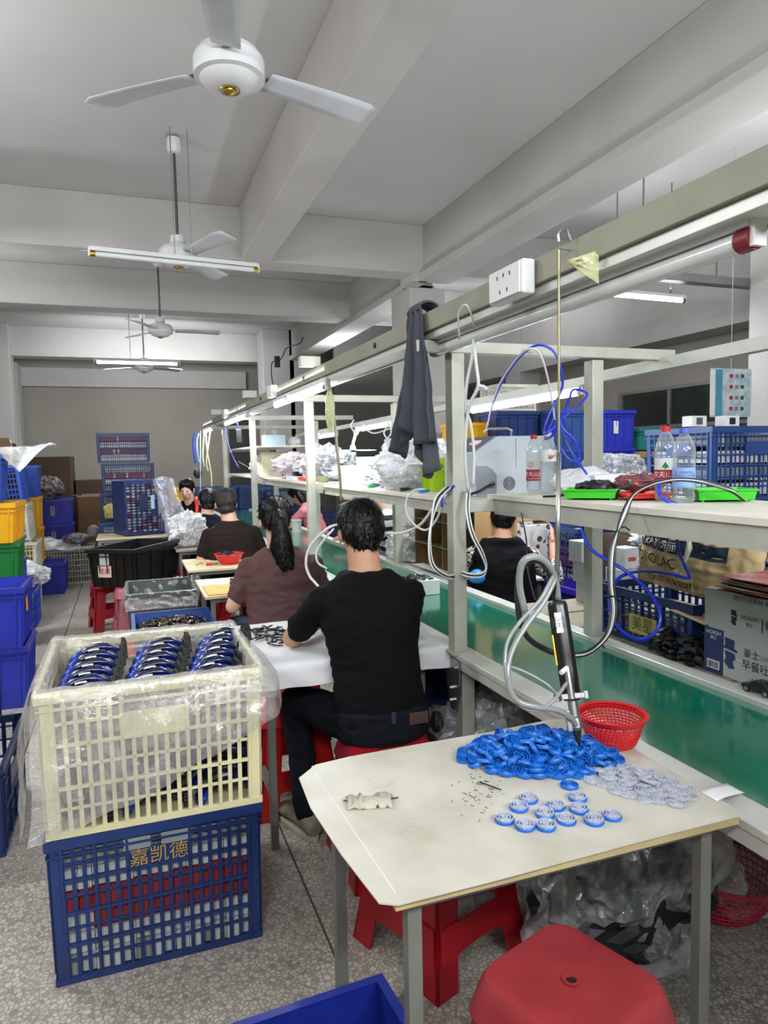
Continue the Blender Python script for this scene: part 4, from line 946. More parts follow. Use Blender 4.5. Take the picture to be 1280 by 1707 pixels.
# ================================================================ PEOPLE ALONG THE LINE
blk = fabric('black_cotton', '#08080c'); denim = fabric('dark_denim', '#11151d'); denim2 = fabric('blue_denim', '#333d4c'); shoem = mat('khaki_trainer', '#8b8672', .7, var=.1, scale=20)
mauve = fabric('mauve_brown_cotton', '#5b4242'); umber = fabric('dark_umber_cotton', '#231b19'); pinkf = fabric('pink_knit', '#d5818a'); 
stool('red plastic stool under the man in the black T-shirt', (.86, 2.40, 0), 0, red, .46, .285, .37)
m1 = person('man in a black T-shirt and dark jeans seated on a red stool, back to camera', (.87, 2.47, 0), .0, (-.01,.17,1.205), (0,.12,1.08), (-.015,.09,.985), (0,-.01,.54),
    (-.275,.26,.79), (-.10,.46,.80), (.23,.30,.78), (.10,.48,.80), blk, skin, hairm, 'short', (-.25,.33,.505), (-.25,.20,.09), (.16,.44,.50), (.16,.30,.09), denim, .72, shoe=shoem, width=.205, bowed=.25, seed=3, vox=.010, strands=1500)
MB().box((.10,-.138,.545), (.075,.004,.045)).build('belt_patch', mat('brown_leather', '#4a342c', .6), m1, bevel=.002)
MB().box((0,-.140,.55), (.016,.006,.06)).build('belt_loop', denim2, m1)
q = MB().lathe([(.014,-.003),(.018,-.003),(.018,.003),(.014,.003)], 14, (.205,-.06,.545)); q.build('key_ring', steel, m1)
for k in range(3): MB().box((.207,-.065+.012*k,.50), (.004,.009,.06)).build('key', steel, m1, rot=(.1*k-.1,0,0))
crumple(None, (.215,-.04,.44), (.05,.06,.09), darkstuff, 3, 'pouch', None, .2, parent=m1, n=8)
stool('red plastic stool under the woman with the ponytail', (.80, 3.85, 0), 0, red, .46, .28, .36)
person('woman with a long black ponytail in a mauve-brown T-shirt, back to camera', (.80, 3.88, 0), -.05, (-.015,.10,1.15), (0,.06,1.03), (0,.03,.925), (0,-.03,.52),
    (-.275,.03,.69), (-.20,.30,.72), (.27,.12,.68), (.12,.36,.74), mauve, skin2, hairm, 'pony', (-.20,.40,.49), (-.2,.30,.1), (.2,.40,.49), (.2,.30,.1), denim2, .72, width=.205, bowed=.25, seed=5, vox=.012, belly=1.18, fold=.008, strands=1600)
stool('red plastic stool under the man in dark brown', (.80, 5.75, 0), 0, red, .46, .28, .36)
person('man with short dark brown hair in a dark brown T-shirt, back to camera', (.80, 5.82, 0), 0, (-.03,.10,1.14), (0,.05,1.02), (0,.02,.925), (0,-.03,.52),
    (-.25,.05,.70), (-.10,.32,.75), (.25,.05,.70), (.10,.32,.75), umber, skin2, hairb, 'nape', (-.16,.4,.49), (-.16,.3,.1), (.16,.4,.49), (.16,.3,.1), denim, .75, width=.205, bowed=.25, seed=7, vox=.013, belly=1.12, strands=700)
person('person with cropped black hair and navy top, half hidden behind the man in brown', (.74, 7.15, 0), -.1, (.02,.10,1.09), (0,.06,.99), (0,.03,.89), (0,-.03,.52),
    (-.23,.05,.68), (-.10,.32,.75), (.23,.05,.68), (.10,.32,.75), fabric('navy_cotton', '#161826'), skin2, hairm, 'nape', (-.16,.4,.49), (-.16,.3,.1), (.16,.4,.49), (.16,.3,.1), denim, .75, width=.19, bowed=.2, seed=9, vox=.013, strands=500)
stool('red plastic stool under the person in the navy top', (.74, 7.1, 0), 0, red, .46, .28, .36)
w6 = person('woman in black with a red strap, head bowed, facing the camera at the far end', (.72, 8.75, 0), PI-.35, (0,.12,1.16), (0,.04,1.05), (0,.02,.94), (0,-.03,.54),
    (-.22,.05,.70), (-.10,.30,.76), (.22,.05,.70), (.08,.30,.76), blk, mat('fair_skin', '#e0b3a2', .5, var=.03), hairm, 'bun', (-.14,.4,.5), (-.14,.35,.1), (.14,.4,.5), (.14,.35,.1), denim, 1.6, face=1, width=.175, bowed=.30, seed=11, vox=.011)
MB().tube([V((-.09,.06,1.06)), V((-.115,.135,.97)), V((-.12,.16,.88)), V((-.11,.16,.80))], .024, 8).build('red_strap', redp, w6, smooth=True)
stool('red plastic stool under the woman in black at the far end', (.72, 8.8, 0), 0, red, .46, .28, .36)
person('woman in a pink top leaning over her work beyond the conveyor', (2.16, 8.4, 0), .95, (.0,.22,1.05), (0,.12,.98), (0,.08,.88), (0,-.06,.54),
    (-.22,.22,.72), (-.06,.46,.78), (.22,.22,.72), (.06,.46,.78), pinkf, skin2, hairm, 'long', (-.14,.4,.5), (-.14,.35,.1), (.14,.4,.5), (.14,.35,.1), denim, 1.7, width=.19, bowed=.7, seed=13, vox=.013)
stool('red plastic stool under the woman in pink', (2.2, 8.35, 0), 0, red, .46, .28, .36)
strp = bpy.data.materials.new('striped_knit'); strp.use_nodes = True; nt = strp.node_tree; N = nt.nodes; L = nt.links; b = N['Principled BSDF']; tc = N.new('ShaderNodeTexCoord'); wv = N.new('ShaderNodeTexWave'); wv.bands_direction = 'Z'; wv.inputs['Scale'].default_value = 3.4; wv.inputs['Distortion'].default_value = .6
L.new(tc.outputs['Object'], wv.inputs[0]); cr = N.new('ShaderNodeValToRGB'); cr.color_ramp.interpolation = 'CONSTANT'; cr.color_ramp.elements[0].color = lin('#e2e2e0'); cr.color_ramp.elements[1].position = .62; cr.color_ramp.elements[1].color = lin('#17171a'); L.new(wv.outputs[1], cr.inputs[0]); L.new(cr.outputs[0], b.inputs['Base Color']); b.inputs['Roughness'].default_value = .85
person('person in a white and black striped top beyond the conveyor, mostly hidden', (2.22, 5.9, 0), 1.3, (0,.20,1.17), (0,.1,1.05), (0,.06,.95), (0,-.04,.54),
    (-.24,.2,.74), (-.06,.4,.78), (.24,.2,.74), (.06,.4,.78), strp, skin2, hairm, 'short', (-.14,.4,.5), (-.14,.35,.1), (.14,.4,.5), (.14,.35,.1), denim, 1.6, width=.2, bowed=.6, seed=15, vox=.013, belly=1.1)
stool('red plastic stool under the person in stripes', (2.27, 5.9, 0), 0, red, .46, .28, .36)
dots = bpy.data.materials.new('speckled_cloth'); dots.use_nodes = True; nt = dots.node_tree; N = nt.nodes; L = nt.links; b = N['Principled BSDF']; tc = N.new('ShaderNodeTexCoord'); wv = N.new('ShaderNodeTexNoise'); wv.inputs['Scale'].default_value = 90; wv.inputs['Detail'].default_value = 1
L.new(tc.outputs['Object'], wv.inputs['Vector']); cr = N.new('ShaderNodeValToRGB'); cr.color_ramp.elements[0].position = .49; cr.color_ramp.elements[0].color = lin('#1c1c1e'); cr.color_ramp.elements[1].position = .52; cr.color_ramp.elements[1].color = lin('#d0cdc4'); L.new(wv.outputs['Fac'], cr.inputs[0]); L.new(cr.outputs[0], b.inputs['Base Color']); b.inputs['Roughness'].default_value = .85
person('woman in a black vest over a speckled blouse holding up cards, back to camera', (2.16, 3.82, -.06), -.25, (.02,.10,1.165), (0,.06,1.07), (0,.03,.965), (0,-.03,.54),
    (-.24,.14,.73), (-.08,.36,.78), (.36,.04,.76), (.38,.16,.985), dots, skin, hairm, 'short', (-.14,.4,.5), (-.14,.35,.1), (.14,.4,.5), (.14,.35,.1), fabric('plum_trousers', '#2e2a44'), 1.45, width=.2, bowed=.2, seed=17, strands=500, vox=.011, vest=blk, belly=1.15, fing=(-.6,.3,.1))
stool('red plastic stool under the woman in the vest', (2.16, 3.78, 0), 0, red, .46, .28, .36)

# ================================================================ TABLES ALONG THE LINE
t2 = desk('long table under a white cloth in front of the man in black', .42, 2.56, 1.16, 3.20, .742, mdf, inset=.06)
MB().bar((-.31,-.26,.22),(-.31,.26,.22),.025).bar((.31,-.26,.22),(.31,.26,.22),.025).build('stretcher', steel_g, t2)
clothm = fabric('white_cloth', '#d4d4d6', var=.03)
def cloth(u, v):
    hw, hd = .40, .345; x = (u*2-1)*(hw+.09); y = (v*2-1)*(hd+.09); ox = max(0, abs(x)-hw); oy = max(0, abs(y)-hd); d = max(ox, oy)
    X = math.copysign(min(abs(x), hw + .012), x); Y = math.copysign(min(abs(y), hd+.012), y)
    wv_ = .006*math.sin((x+y)*34)*min(1, d/.05)
    return V((X + (wv_ if ox else 0), Y + (wv_ if oy else 0), .7455 - d*1.0 + .002*nz((x*9, y*9, 0), 1)))
o = MB().sheet(cloth, 70, 62).build('table_cloth', clothm, loc=(.79, 2.88, 0), smooth=True); tag(o, 'white cloth on the table in front of the man in black', 'table cloth')
clip_me = MB().prism([(-.03,0),(-.018,.010),(.0,.014),(.02,.011),(.032,.002),(.018,.006),(0,.008),(-.016,.004)], 0, .006, 'z').mesh('clip', mat('black_clip_plastic', '#17181a', .35, var=.3, scale=30))
for k in range(46):
    a = rd.uniform(0, 6.28); r = math.sqrt(rd.random()); o = link('black_clip', clip_me, loc=(.55+.085*r*math.cos(a), 2.95+.16*r*math.sin(a), .748+.012*(1-r)*rd.random()+.003), rot=(rd.uniform(-.3,.3), rd.uniform(-.3,.3), rd.uniform(0, 6)))
    tag(o, 'small curved black plastic clip in the pile on the white cloth', 'plastic part', 'black clips on the white cloth')
bt = thing('black_tray', 'small black parts tray on the white cloth at the man\'s right', 'tray', (1.06, 2.86, .748)); MB().bx(-.045,-.06,0,.045,.06,.004).bx(-.045,-.06,0,-.041,.06,.02).bx(.041,-.06,0,.045,.06,.02).bx(-.045,-.06,0,.045,-.056,.02).bx(-.045,.056,0,.045,.06,.02).build('tray_shell', blackp, bt)
for k in range(5): MB().bx(-.036+.016*k,-.05,.004,-.028+.016*k,.05,.026).build('pin_row', blackp, bt)
stool('red plastic stool standing under the white-clothed table', (.62, 3.02, 0), .1, redp, .46, .28, .36)
d3 = desk('small table with a yellow board at the left hand of the ponytail woman', .41, 4.22, 1.05, 4.86, .70, birch, inset=.05)
MB().bx(.43, 4.24, 0, .66, 4.55, .006).xf(lambda p: p - V((.55, 4.4, 0))).build('yellow_board', mat('yellow_board', '#cfa65a', .6, var=.06)).location = (.55, 4.4, .7015)
tag(bpy.data.objects['yellow_board'], 'yellow-tan board lying on the small table by the ponytail woman', 'board')
o = MB().box((0,0,0), (.26,.22,.002)).build('white_mat', whitep, loc=(.55, 4.72, .702)); tag(o, 'white sheet at the back of the small table with the yellow board', 'paper')
def toy_truck(label, loc, rz, s=1, m=None, group=None):
    m = m or blackp; t = thing('toy_truck', label, 'toy car', loc, rz, group); t.scale = (s,)*3
    MB().bx(-.05,-.022,.012,.05,.022,.034).bx(-.018,-.020,.034,.022,.020,.054).build('car_body', m, t, bevel=.003)
    for x in (-.032, .032):
        for y in (-.024, .024): MB().cyl((x,y-.005,.013), (x,y+.005,.013), .013, n=14).build('wheel', blackt, t)
    MB().bx(-.019,-.021,.038,.023,.021,.050).build('windows', nightglass, t); return t
toy_truck('black toy chassis on the yellow board, nearer one', (.64, 4.46, .708), .3, 1.0); toy_truck('black toy chassis with red pins on the white sheet', (.66, 4.60, .704), .25, 1.0)
desk('pale plywood table carrying the red bowl', .40, 5.30, 1.05, 5.92, .70, birch, inset=.05)
bw = thing('red_bowl', 'bright red plastic bowl of small parts on the pale plywood table', 'bowl', (.725, 5.50, .70)); MB().lathe([(.001,0),(.06,0),(.085,.03),(.105,.075),(.115,.078),(.112,.082),(.10,.078),(.08,.032),(.056,.005),(.001,.004)], 32).build('bowl_shell', redp, bw, smooth='auto')
crumple(None, (0,0,.03), (.16,.16,.07), darkstuff, 4, 'contents', None, .5, parent=bw, n=12)
screw = thing('red_screwdriver', 'short screwdriver with a red handle on the pale plywood table', 'tool', (.58, 5.48, .712), .2); MB().cyl((-.03,0,0),(.015,0,0),.011,n=10).build('handle', redp, screw, smooth='auto'); MB().cyl((.015,0,0),(.06,0,0),.004,n=6).build('shaft', darksteel, screw)
o = MB().tube([V((.03*math.cos(a), .03*math.sin(a), .004+.012*math.sin(a*1.5)**2)) for a in [i*.4 for i in range(30)]], .0025, 5).build('wire_coil', gold, loc=(.50, 5.52, .702)); tag(o, 'small coil of golden wire on the pale plywood table', 'wire')
desk('grey topped table with clear bags beyond the plywood table', .40, 6.55, 1.0, 7.1, .70, mat('grey_tabletop', '#a9a59c', .6, var=.06), inset=.04)
crumple('clear plastic bag of parts standing on the grey topped table', (.53, 6.85, .702), (.34,.30,.34), filmw if False else film('bright_bag', '#f4f4f6', clear=.35, crease=.9, scale=12), 41, amp=.55)
o = MB()
for k in range(60): o.ell((rd.gauss(0,.06), rd.gauss(0,.05), .012+.01*rd.random()), (.014,.008,.006), None, 6, 5)
tag(o.build('loose_parts', mat('pinkish_parts', '#a58a8a', .4), loc=(.52, 6.75, .702)), 'small pinkish parts loose in front of the clear bag on the grey table', 'parts', kind='stuff')
# ================================================================ AISLE: trays, black tote, crates on the table
stool('red stool partly under the blue parts tray', (.10, 4.60, 0), 0, redp, .36, .30, .34)
stool('red stool under the right part of the blue parts tray', (.36, 4.38, 0), 0, red, .36, .28, .34)
tray = bin_('blue tray full of small shiny dark parts on low red stools', (.23, 4.33, .362), (.44, .50, .20), mat('tray_blue', '#27458f', .4, var=.08), 5, 0, taper=.08)
parts = [mat('glossy_black_part', '#111114', .15, spec=.8), mat('wine_part', '#5a2230', .25), mat('chrome_part', '#b0b0b4', .15, .9), mat('green_part', '#3d7a2c', .3)]
def partpile(name, lab, loc, ax, ay, n, m, parent=None, r=.012, hgt=.05, seed=1):
    q = MB(); r2 = random.Random(seed)
    for k in range(n):
        u, v = r2.uniform(-1, 1), r2.uniform(-1, 1); z = hgt*(1 - .5*(u*u+v*v))*r2.uniform(.5, 1)
        M = Matrix.Rotation(r2.uniform(0, 6), 3, 'Z') @ Matrix.Rotation(r2.uniform(-1, 1), 3, 'X'); q.cur = r2.choice([0, 0, 0, 1, 1, 2, 0, 0, 1, 0, 3 if len(m) > 3 and r2.random() < .5 else 0]) % len(m)
        c = (u*ax, v*ay, z)
        if r2.random() < .5: q.box(c, (r*2.4*r2.uniform(.6, 1.2), r*1.2, r*.9), M=M)
        else: q.lathe([(r*.3,-r*.4),(r,-r*.3),(r,r*.3),(r*.5,r*.4),(r*.3,r*.2)], 10, c, M)
    o = q.build(name, m, parent, loc=loc); tag(o, lab if not parent else None, 'parts' if not parent else None, kind='stuff'); return o
partpile('small_parts', None, (0,0,.135), .19, .21, 420, parts, tray, .014, .07)
tg = bin_('dark grey-green tote lined with clear film behind the blue parts tray', (.20, 5.32, .33), (.44, .56, .27), mat('grey_green_bin', '#4d534f', .5, var=.1), 6, 0, taper=.06)
partpile('small_parts', None, (0,0,.12), .18, .22, 160, parts[:1], tg, .02, .05, 4)
stool('red stool under the grey-green tote', (.20, 5.32, 0), 0, red, .33, .28, .34)
def lin2(u, v):
    a = u*4; side = int(a) % 4; f = a-int(a); hw, hd = .23, .29; crn = [(-hw,-hd),(hw,-hd),(hw,hd),(-hw,hd),(-hw,-hd)]; p0, p1 = crn[side], crn[side+1]
    x = p0[0]+(p1[0]-p0[0])*f; y = p0[1]+(p1[1]-p0[1])*f; r = math.hypot(x, y); w_ = .010*nz((x*22, y*22, v*6), 1, 4)
    if v < .4: t = 1-v/.4; return V((x*(.96-.04*t)+w_, y*(.96-.04*t)+w_, .275-.12*t))
    t = (v-.4)/.6; return V((x*(1.0+.02*t+.10*math.sin(PI*t)*(1 if side == 3 else .3))+w_, y*(1.0+.02*t)+w_, .283-(.12+.10*(side == 3))*t))
MB().sheet(lambda u, v: lin2(min(u, .9999), v), 120, 20).build('film_liner', filmc, tg, smooth=True)
bt_ = bin_('large black tote with two paper notices, raised on red stools', (.06, 6.55, .46), (.42, .78, .32), blackp, 6, -.55, taper=.08, name='black_tote')
MB().box((-.06,-.386,.24), (.085,.003,.10)).build('notice', mat('grey_notice', '#b9bdb4', .6), bt_); MB().box((-.065,-.378,.135), (.12,.003,.095)).build('notice', mat('pink_notice', '#d8c2bf', .6), bt_)
text('禁烟', .052, face_M(V((-.065,-.3805,.135))), redt, bt_, depth=.001)
stool('red plastic stool under the left corner of the black tote', (-.18, 6.85, 0), .2, red, .46, .26, .34)
stool('faded pink-red stool under the near corner of the black tote', (.02, 6.25, 0), .1, mat('faded_pink_plastic', '#b0606c', .5), .46, .26, .32)
stool('red plastic stool under the far end of the black tote', (.30, 6.95, 0), .1, red, .46, .26, .34)
crumple('crumpled clear bag beside the grey-green tote under the line tables', (.42, 6.15, .30), (.30,.3,.24), filmm, 51, amp=.5); carton('low carton holding the crumpled clear bag under the line tables', (.44, 6.15, 0), (.30,.30,.30), dcardb)
desk('long low table carrying the crate tipped on its side', -.32, 8.15, .42, 8.75, .68, birch)
desk('narrow table behind the leaning plastic bag at the far end', .44, 8.2, .78, 8.45, .68, birch)
carton('brown carton with a hole in front under the long low table', (.10, 8.55, 0), (.40,.3,.55), cardb)
def tower_fill(parent, w_, d_, h_, rows, seed, n=22, both=False):
    r2 = random.Random(seed); q = MB(); ms = [mat('box_end_white', '#c6c9cc', .5), mat('box_end_red', '#a03446', .5), mat('box_end_maroon', '#6b2a3c', .5), mat('box_end_grey', '#77808c', .5)]
    for r, c in enumerate(rows):
        for k in range(n):
            q.cur = c if r2.random() < .94 else 0; x = -w_*.44 + w_*.88*(k+.5)/n; z = .02 + (h_-.05)*(r+.15)/len(rows); dz = (h_-.05)/len(rows)*.72
            q.bx(x-w_*.016, -d_/2+.012, z, x+w_*.016, d_/2-.012, z+dz)
    o = q.build('packed_cartons', ms, parent); tag(o, None, None, kind='stuff')
TX = (.01, 9.75)
for lab, dx, dy, z, rows in (('lowest navy crate of the tall stack at the far end', 0, 0, 0, (0,2,0)), ('navy crate with a yellow bag, second from the floor of the far stack', -.02, 0, .37, (0,0,0)), ('navy crate in the middle of the far stack behind the tipped crate', .0, 0, .74, (3,0,3)), ('navy crate of red and white boxes, second from the top of the far stack', .03, 0, 1.11, (3,0,1,0)), ('navy crate of red and white boxes on top of the far stack', -.01, 0, 1.49, (0,2,0,1))):
    t = crate(lab, (TX[0]+dx, TX[1]+dy, z), (.62,.45,.37), navy2 if z in (.37,) else navy, 22, 10, 6, simple=True, panel=False); tower_fill(t, .62, .45, .37, rows, int(z*10))
crumple('small yellow bag caught in the front of the far crate stack', (-.20, 9.48, .80), (.14,.08,.20), mat('yellow_film', '#c9c06a', .4, var=.2, scale=20), 61, amp=.4, n=14)
tc_ = thing('lattice_crate', 'navy crate tipped on its side on the long low table, packed boxes facing out', 'crate', (.16, 8.25, .975), rot=(PI/2, PI/2, .12))
lattice(.60, .46, .44, 18, 12, 7, True, simple=True).build('body', navy, tc_); 
q = MB(); r2 = random.Random(5); msx = [mat('box_end_white','#c6c9cc'), mat('box_end_red','#a03446'), mat('box_end_grey','#77808c'), mat('box_end_maroon','#6b2a3c')]
for i in range(17):
    for j in range(7):
        q.cur = r2.choice([0,0,0,1,2,0,3]); q.bx(-.27+.0318*i, -.21, .02+.057*j, -.27+.0318*i+.022, .21, .02+.057*j+.040)
tag(q.build('packed_cartons', msx, tc_), None, None, kind='stuff')
MB().box((-.06,-.238,.20), (.16,.004,.10)).build('name_plate', mat('plate_navy', '#1a2750', .5), tc_)
MB().box((-.06,-.240,.30), (.15,.004,.04)).build('paper_ticket', mat('ticket_blue', '#a9c3d0', .5), tc_)
tc_.rotation_euler = (0, 0, 0); tc_.matrix_world = Matrix.Translation((-.08, 8.44, .987)) @ Matrix.Rotation(.30, 4, 'Z') @ Matrix.Rotation(PI/2, 4, 'Y')
def drape(u, v):
    z = 1.30 - .60*v; x = .40 + .30*v**1.2*u + .10*u*(1-v) - .12*(1-v)*(1-u); y = 8.12 - .05*math.sin(u*9) + .02*nz((u*9, v*9, 0), 1)
    return V((x + .015*nz((u*8, v*8, 1), 1), y, z + .03*math.sin(PI*u)*(1-v)))
sheet_thing('draped_film', 'clear plastic bag draped from the tipped crate down to the table', 'plastic film', drape, 30, 30, film('lilac_film', '#dfe0f2', clear=.55, crease=.8, scale=11))
bin_('yellow bin behind the draped bag at the far end', (.72, 10.4, .70), (.30,.3,.42), yellow, 5, 0); crate('navy crate under the yellow bin at the far end', (.78, 10.4, 0), (.6,.42,.35), navy, simple=True, panel=False); crate('second navy crate under the yellow bin at the far end', (.80, 10.4, .35), (.6,.42,.35), navy, simple=True, panel=False)
far_c = [(1.35,11.6),(2.02,11.6),(2.7,11.4)]
for i, (x, y) in enumerate(far_c):
    for k in range(3 if i < 2 else 2):
        t = crate('navy crate in the %s column beyond the line end, %s' % (('left','middle','right')[i], ('on the floor','one up','topmost')[k]), (x, y, .36*k), (.62,.42,.355), navy if k % 2 else navy2, 18, 8, 5, simple=True, panel=False, group='crates beyond the line end')
for i, (x, y) in enumerate(((1.6,9.9),(2.3,9.8))):
    for k in range(2 + (i == 0)): 
        t = crate('dark navy crate %s behind the woman in pink, %s pile' % (('on the floor','in the middle','on top')[k], ('left','right')[i]), (x+.5, y, .36*k), (.62,.42,.355), navy, 18, 8, 5, simple=True, panel=False, group='crates behind the woman in pink')

# ================================================================ LEFT SIDE STACKS
crate('navy lattice crate on the floor at the left edge, nearest in the left row', (-.79, 3.25, 0), (.60,.60,.36), navy, 12, 12, 4)
crate('navy lattice crate stacked on the nearest left edge crate', (-.87, 3.25, .362), (.60,.60,.34), navy, 12, 12, 4)
crumple('clear bag hanging over the left edge crates', (-.80, 3.3, .70), (.46,.5,.40), filmc, 71, amp=.35)
bin_('royal blue bin on the floor in the left row, below its twin', (-.94, 5.0, 0), (.64,.46,.38), royal, 6, 0)
t = bin_('royal blue open bin standing on its twin, yellow sticker on its end', (-.95, 4.98, .382), (.66,.48,.37), royal, 6, 0)
MB().box((.332,-.05,.24), (.003,.07,.09)).build('yellow_sticker', yellow, t)
MB().box((-.02,-.24,.20), (.30,.004,.10)).build('tape_strip', mat('dull_tape', '#6c7bbd', .3), t)
for lab, z, sz, m, dy, rz in (('yellow bin low in the left stack, mostly hidden', .0, (.60,.42,.30), yellow, 0, 0), ('second yellow bin below the green one in the left stack', .302, (.60,.42,.36), yellow, 0, .0), ('green ribbed bin under the yellow one in the left stack', .664, (.60,.42,.30), greenp, 0, .04), ('yellow ribbed bin in the left stack, between green and blue', .966, (.62,.44,.27), yellow, -.02, -.03), ('cobalt blue ribbed bin on top of the left stack under the film', 1.238, (.56,.42,.33), cobalt, .02, .03)):
    bin_(lab, (-1.02 + (.0 if m != cobalt else -.06), 5.60+dy, z), sz, m, 7, rz)
def tops(u, v):
    x = -1.34 + .88*u; y = 5.42 + .32*v; z = 1.605 + .03*u - .17*max(0, 1-abs(u-.76)/.20)*(1-v)**1.5 + .018*nz((u*6, v*6, 0), 1) - .05*max(0, .12-v)
    return V((x, y - .03*max(0, 1-abs(u-.76)/.2)*(1-v), z))
sheet_thing('film_sheet', 'milky plastic sheet spread over the top of the left stack', 'plastic film', tops, 34, 20, filmm)
crate('blue lattice crate on the floor beyond the royal blue bins', (-1.12, 7.3, 0), (.60,.42,.34), cobalt, simple=True, panel=False)
crate('blue lattice crate stacked beyond the royal blue bins', (-1.10, 6.6, .0), (.60,.42,.36), cobalt, simple=True, panel=False); crate('blue lattice crate tilted on the stack beyond the royal blue bins', (-1.14, 6.6, .362), (.60,.42,.34), cobalt, simple=True, panel=False)
carton('tall brown carton on the floor at the end of the left blue crates', (-.95, 7.75, 0), (.20,.3,.36), cardb, 0.1); crumple('milky film spilling over the tall brown carton', (-.98, 7.65, .30), (.42,.4,.26), filmm, 73, amp=.5)
TX2 = -1.19
crate('off-white lattice crate at the foot of the leaning left stack', (TX2, 8.0, 0), (.62,.45,.36), offw, simple=True, panel=False)
crate('off-white lattice crate second in the leaning left stack', (TX2+.02, 8.0, .362), (.62,.45,.36), offw, simple=True, panel=False)
crate('off-white crate wrapped in film in the leaning left stack', (TX2-.02, 8.0, .724), (.62,.45,.36), offw, simple=True, panel=False, rot=(0,-.08,0))
crate('cobalt lattice crate leaning on top of the left off-white crates', (TX2-.06, 8.0, 1.10), (.62,.45,.37), cobalt, simple=True, panel=False, rot=(0,-.10,0))
crumple('film wrapped about the off-white crates of the left stack', (-1.05, 7.98, .66), (.30,.5,.48), filmm, 75, amp=.3)
carton('open brown carton on top of the leaning left stack', (-1.30, 8.1, 1.47), (.48,.40,.20), mat('light_cardboard', '#b89a72', .8), .1, True, flapdeg=15)
crumple('black rubbish sack behind the open carton on the left', (-1.45, 9.2, 1.42), (.70,.5,.42), mat('black_sack', '#26232b', .3, var=.4, scale=14), 77, 'sack', 'bag', .35)
carton('box carrying the black rubbish sack on the left', (-1.5, 9.25, 0), (.7,.6,1.41), dcardb)
for lab, z, m in (('yellow bin in the second left column, at the bottom', 0, yellow), ('yellow bin in the second left column, in the middle', .37, yellow), ('yellow bin in the second left column, under the cobalt one', .74, yellow), ('cobalt bin on top of the second left column', 1.11, cobalt)):
    bin_(lab, (-1.22 + (0 if z else .02), 9.55 + .0, z), (.40,.40,.368), m, 5, 0) if False else bin_(lab, (-1.14, 9.3, z), (.36,.40,.368), m, 5, 0)
for lab, z in (('royal blue tote with a hand hole, floor level of the far left pair', 0), ('royal blue tote with a hand hole, lower of the far left pair in view', .34), ('royal blue tote with a hand hole, upper of the far left pair', .68)):
    bin_(lab, (-.93, 10.6, z), (.46,.42,.338), royal, 5, 0, handle=True)
crumple('clear bag of shiny scraps on the far left blue totes', (-1.02, 10.5, 1.02), (.46,.4,.32), mat('foil_scraps', '#77706c', .35, var=.5, scale=22), 79, amp=.35)
bin_('royal blue open bin in front of the far left cream crate', (-.93, 9.05, 0), (.46,.44,.36), royal, 5, 0)
t = crate('cream-grey lattice crate with film over it at the end of the aisle', (-.80, 9.78, 0), (.78,.46,.46), offw, 22, 10, 6, simple=True, panel=False)
MB().bx(-.36,-.20,.01,.36,.20,.36).build('packed_contents', mat('grey_contents', '#6d6a64', .7, var=.4, scale=30), t)
sheet_thing('film_cover', 'milky film lying over the far cream-grey crate', 'plastic film', lambda u, v: V((-1.22+.66*u, 9.50+.5*v, .50 + .10*(1-u)**2 + .04*nz((u*6,v*6,2),1) - .16*max(0, .25-v)*2)), 24, 16, filmm)
crumple('grey bag of scraps on the far cream-grey crate', (-.60, 9.75, .48), (.34,.3,.14), mat('grey_scraps', '#77767c', .4, var=.5, scale=26), 81, amp=.3)
carton('large brown carton at the back wall, upper', (-1.25, 12.3, 1.002), (.95,.6,.60), dcardb, -.05); carton('large brown carton at the back wall, lower', (-1.25, 12.3, 0), (1.1,.8,1.0), dcardb, -.05)
carton('large brown carton standing right of the back wall pile', (-.30, 11.6, 0), (.80,.6,1.0), mat('brown_board2', '#6a5139', .85, var=.1, scale=2), .1); carton('flattened dark carton leaning above the back wall pile', (-.35, 12.6, 1.0), (.9,.5,.22), dcardb, .2)
crumple('pale round bundle beside the far crate stack', (-.42, 10.0, .50), (.16,.16,.2), mat('pale_bundle', '#8f8a85', .6), 83, amp=.2, n=12)

# ================================================================ RIGHT SIDE: board beside the line with crates, bag, box
sd = thing('side_bench', 'low side bench with pale slatted boards beyond the conveyor', 'bench', (2.28, 2.2, 0))
for k in range(9):
    MB().bx(-.38, -1.5+.28*k, .695, .42, -1.5+.28*k+.262, .715).build('board', mat('pale_board', '#8f8674', .7, var=.1, scale=5), sd)
for y in (-1.4, 0, .95):
    for x in (-.3, .36): MB().bx(x-.02, y-.02, 0, x+.02, y+.02, .67).build('leg', steel_g, sd)
for x in (-.3, .36): MB().bx(x-.02, -1.5, .67, x+.02, 1.02, .694).build('bearer', steel_g, sd)
cR = crate('navy crate with a yellow 美星 plate on the side bench by the belt', (2.14, 2.30, .716), (.55,.40,.215), navy, 12, 9, 4, rz=-PI/2, panel=False)
MB().box((.02,-.212,.085), (.16,.004,.075)).build('plate', mat('plate_olive_yellow', '#a39a58', .6), cR); text('美星', .062, face_M(V((.02,-.2145,.085))), mat('plate_ink', '#3f3c22', .6), cR)
MB().bx(-.22,-.15,.01,.22,.15,.12).build('packed_contents', mat('pale_contents', '#a8a394', .7, var=.3, scale=24), cR)
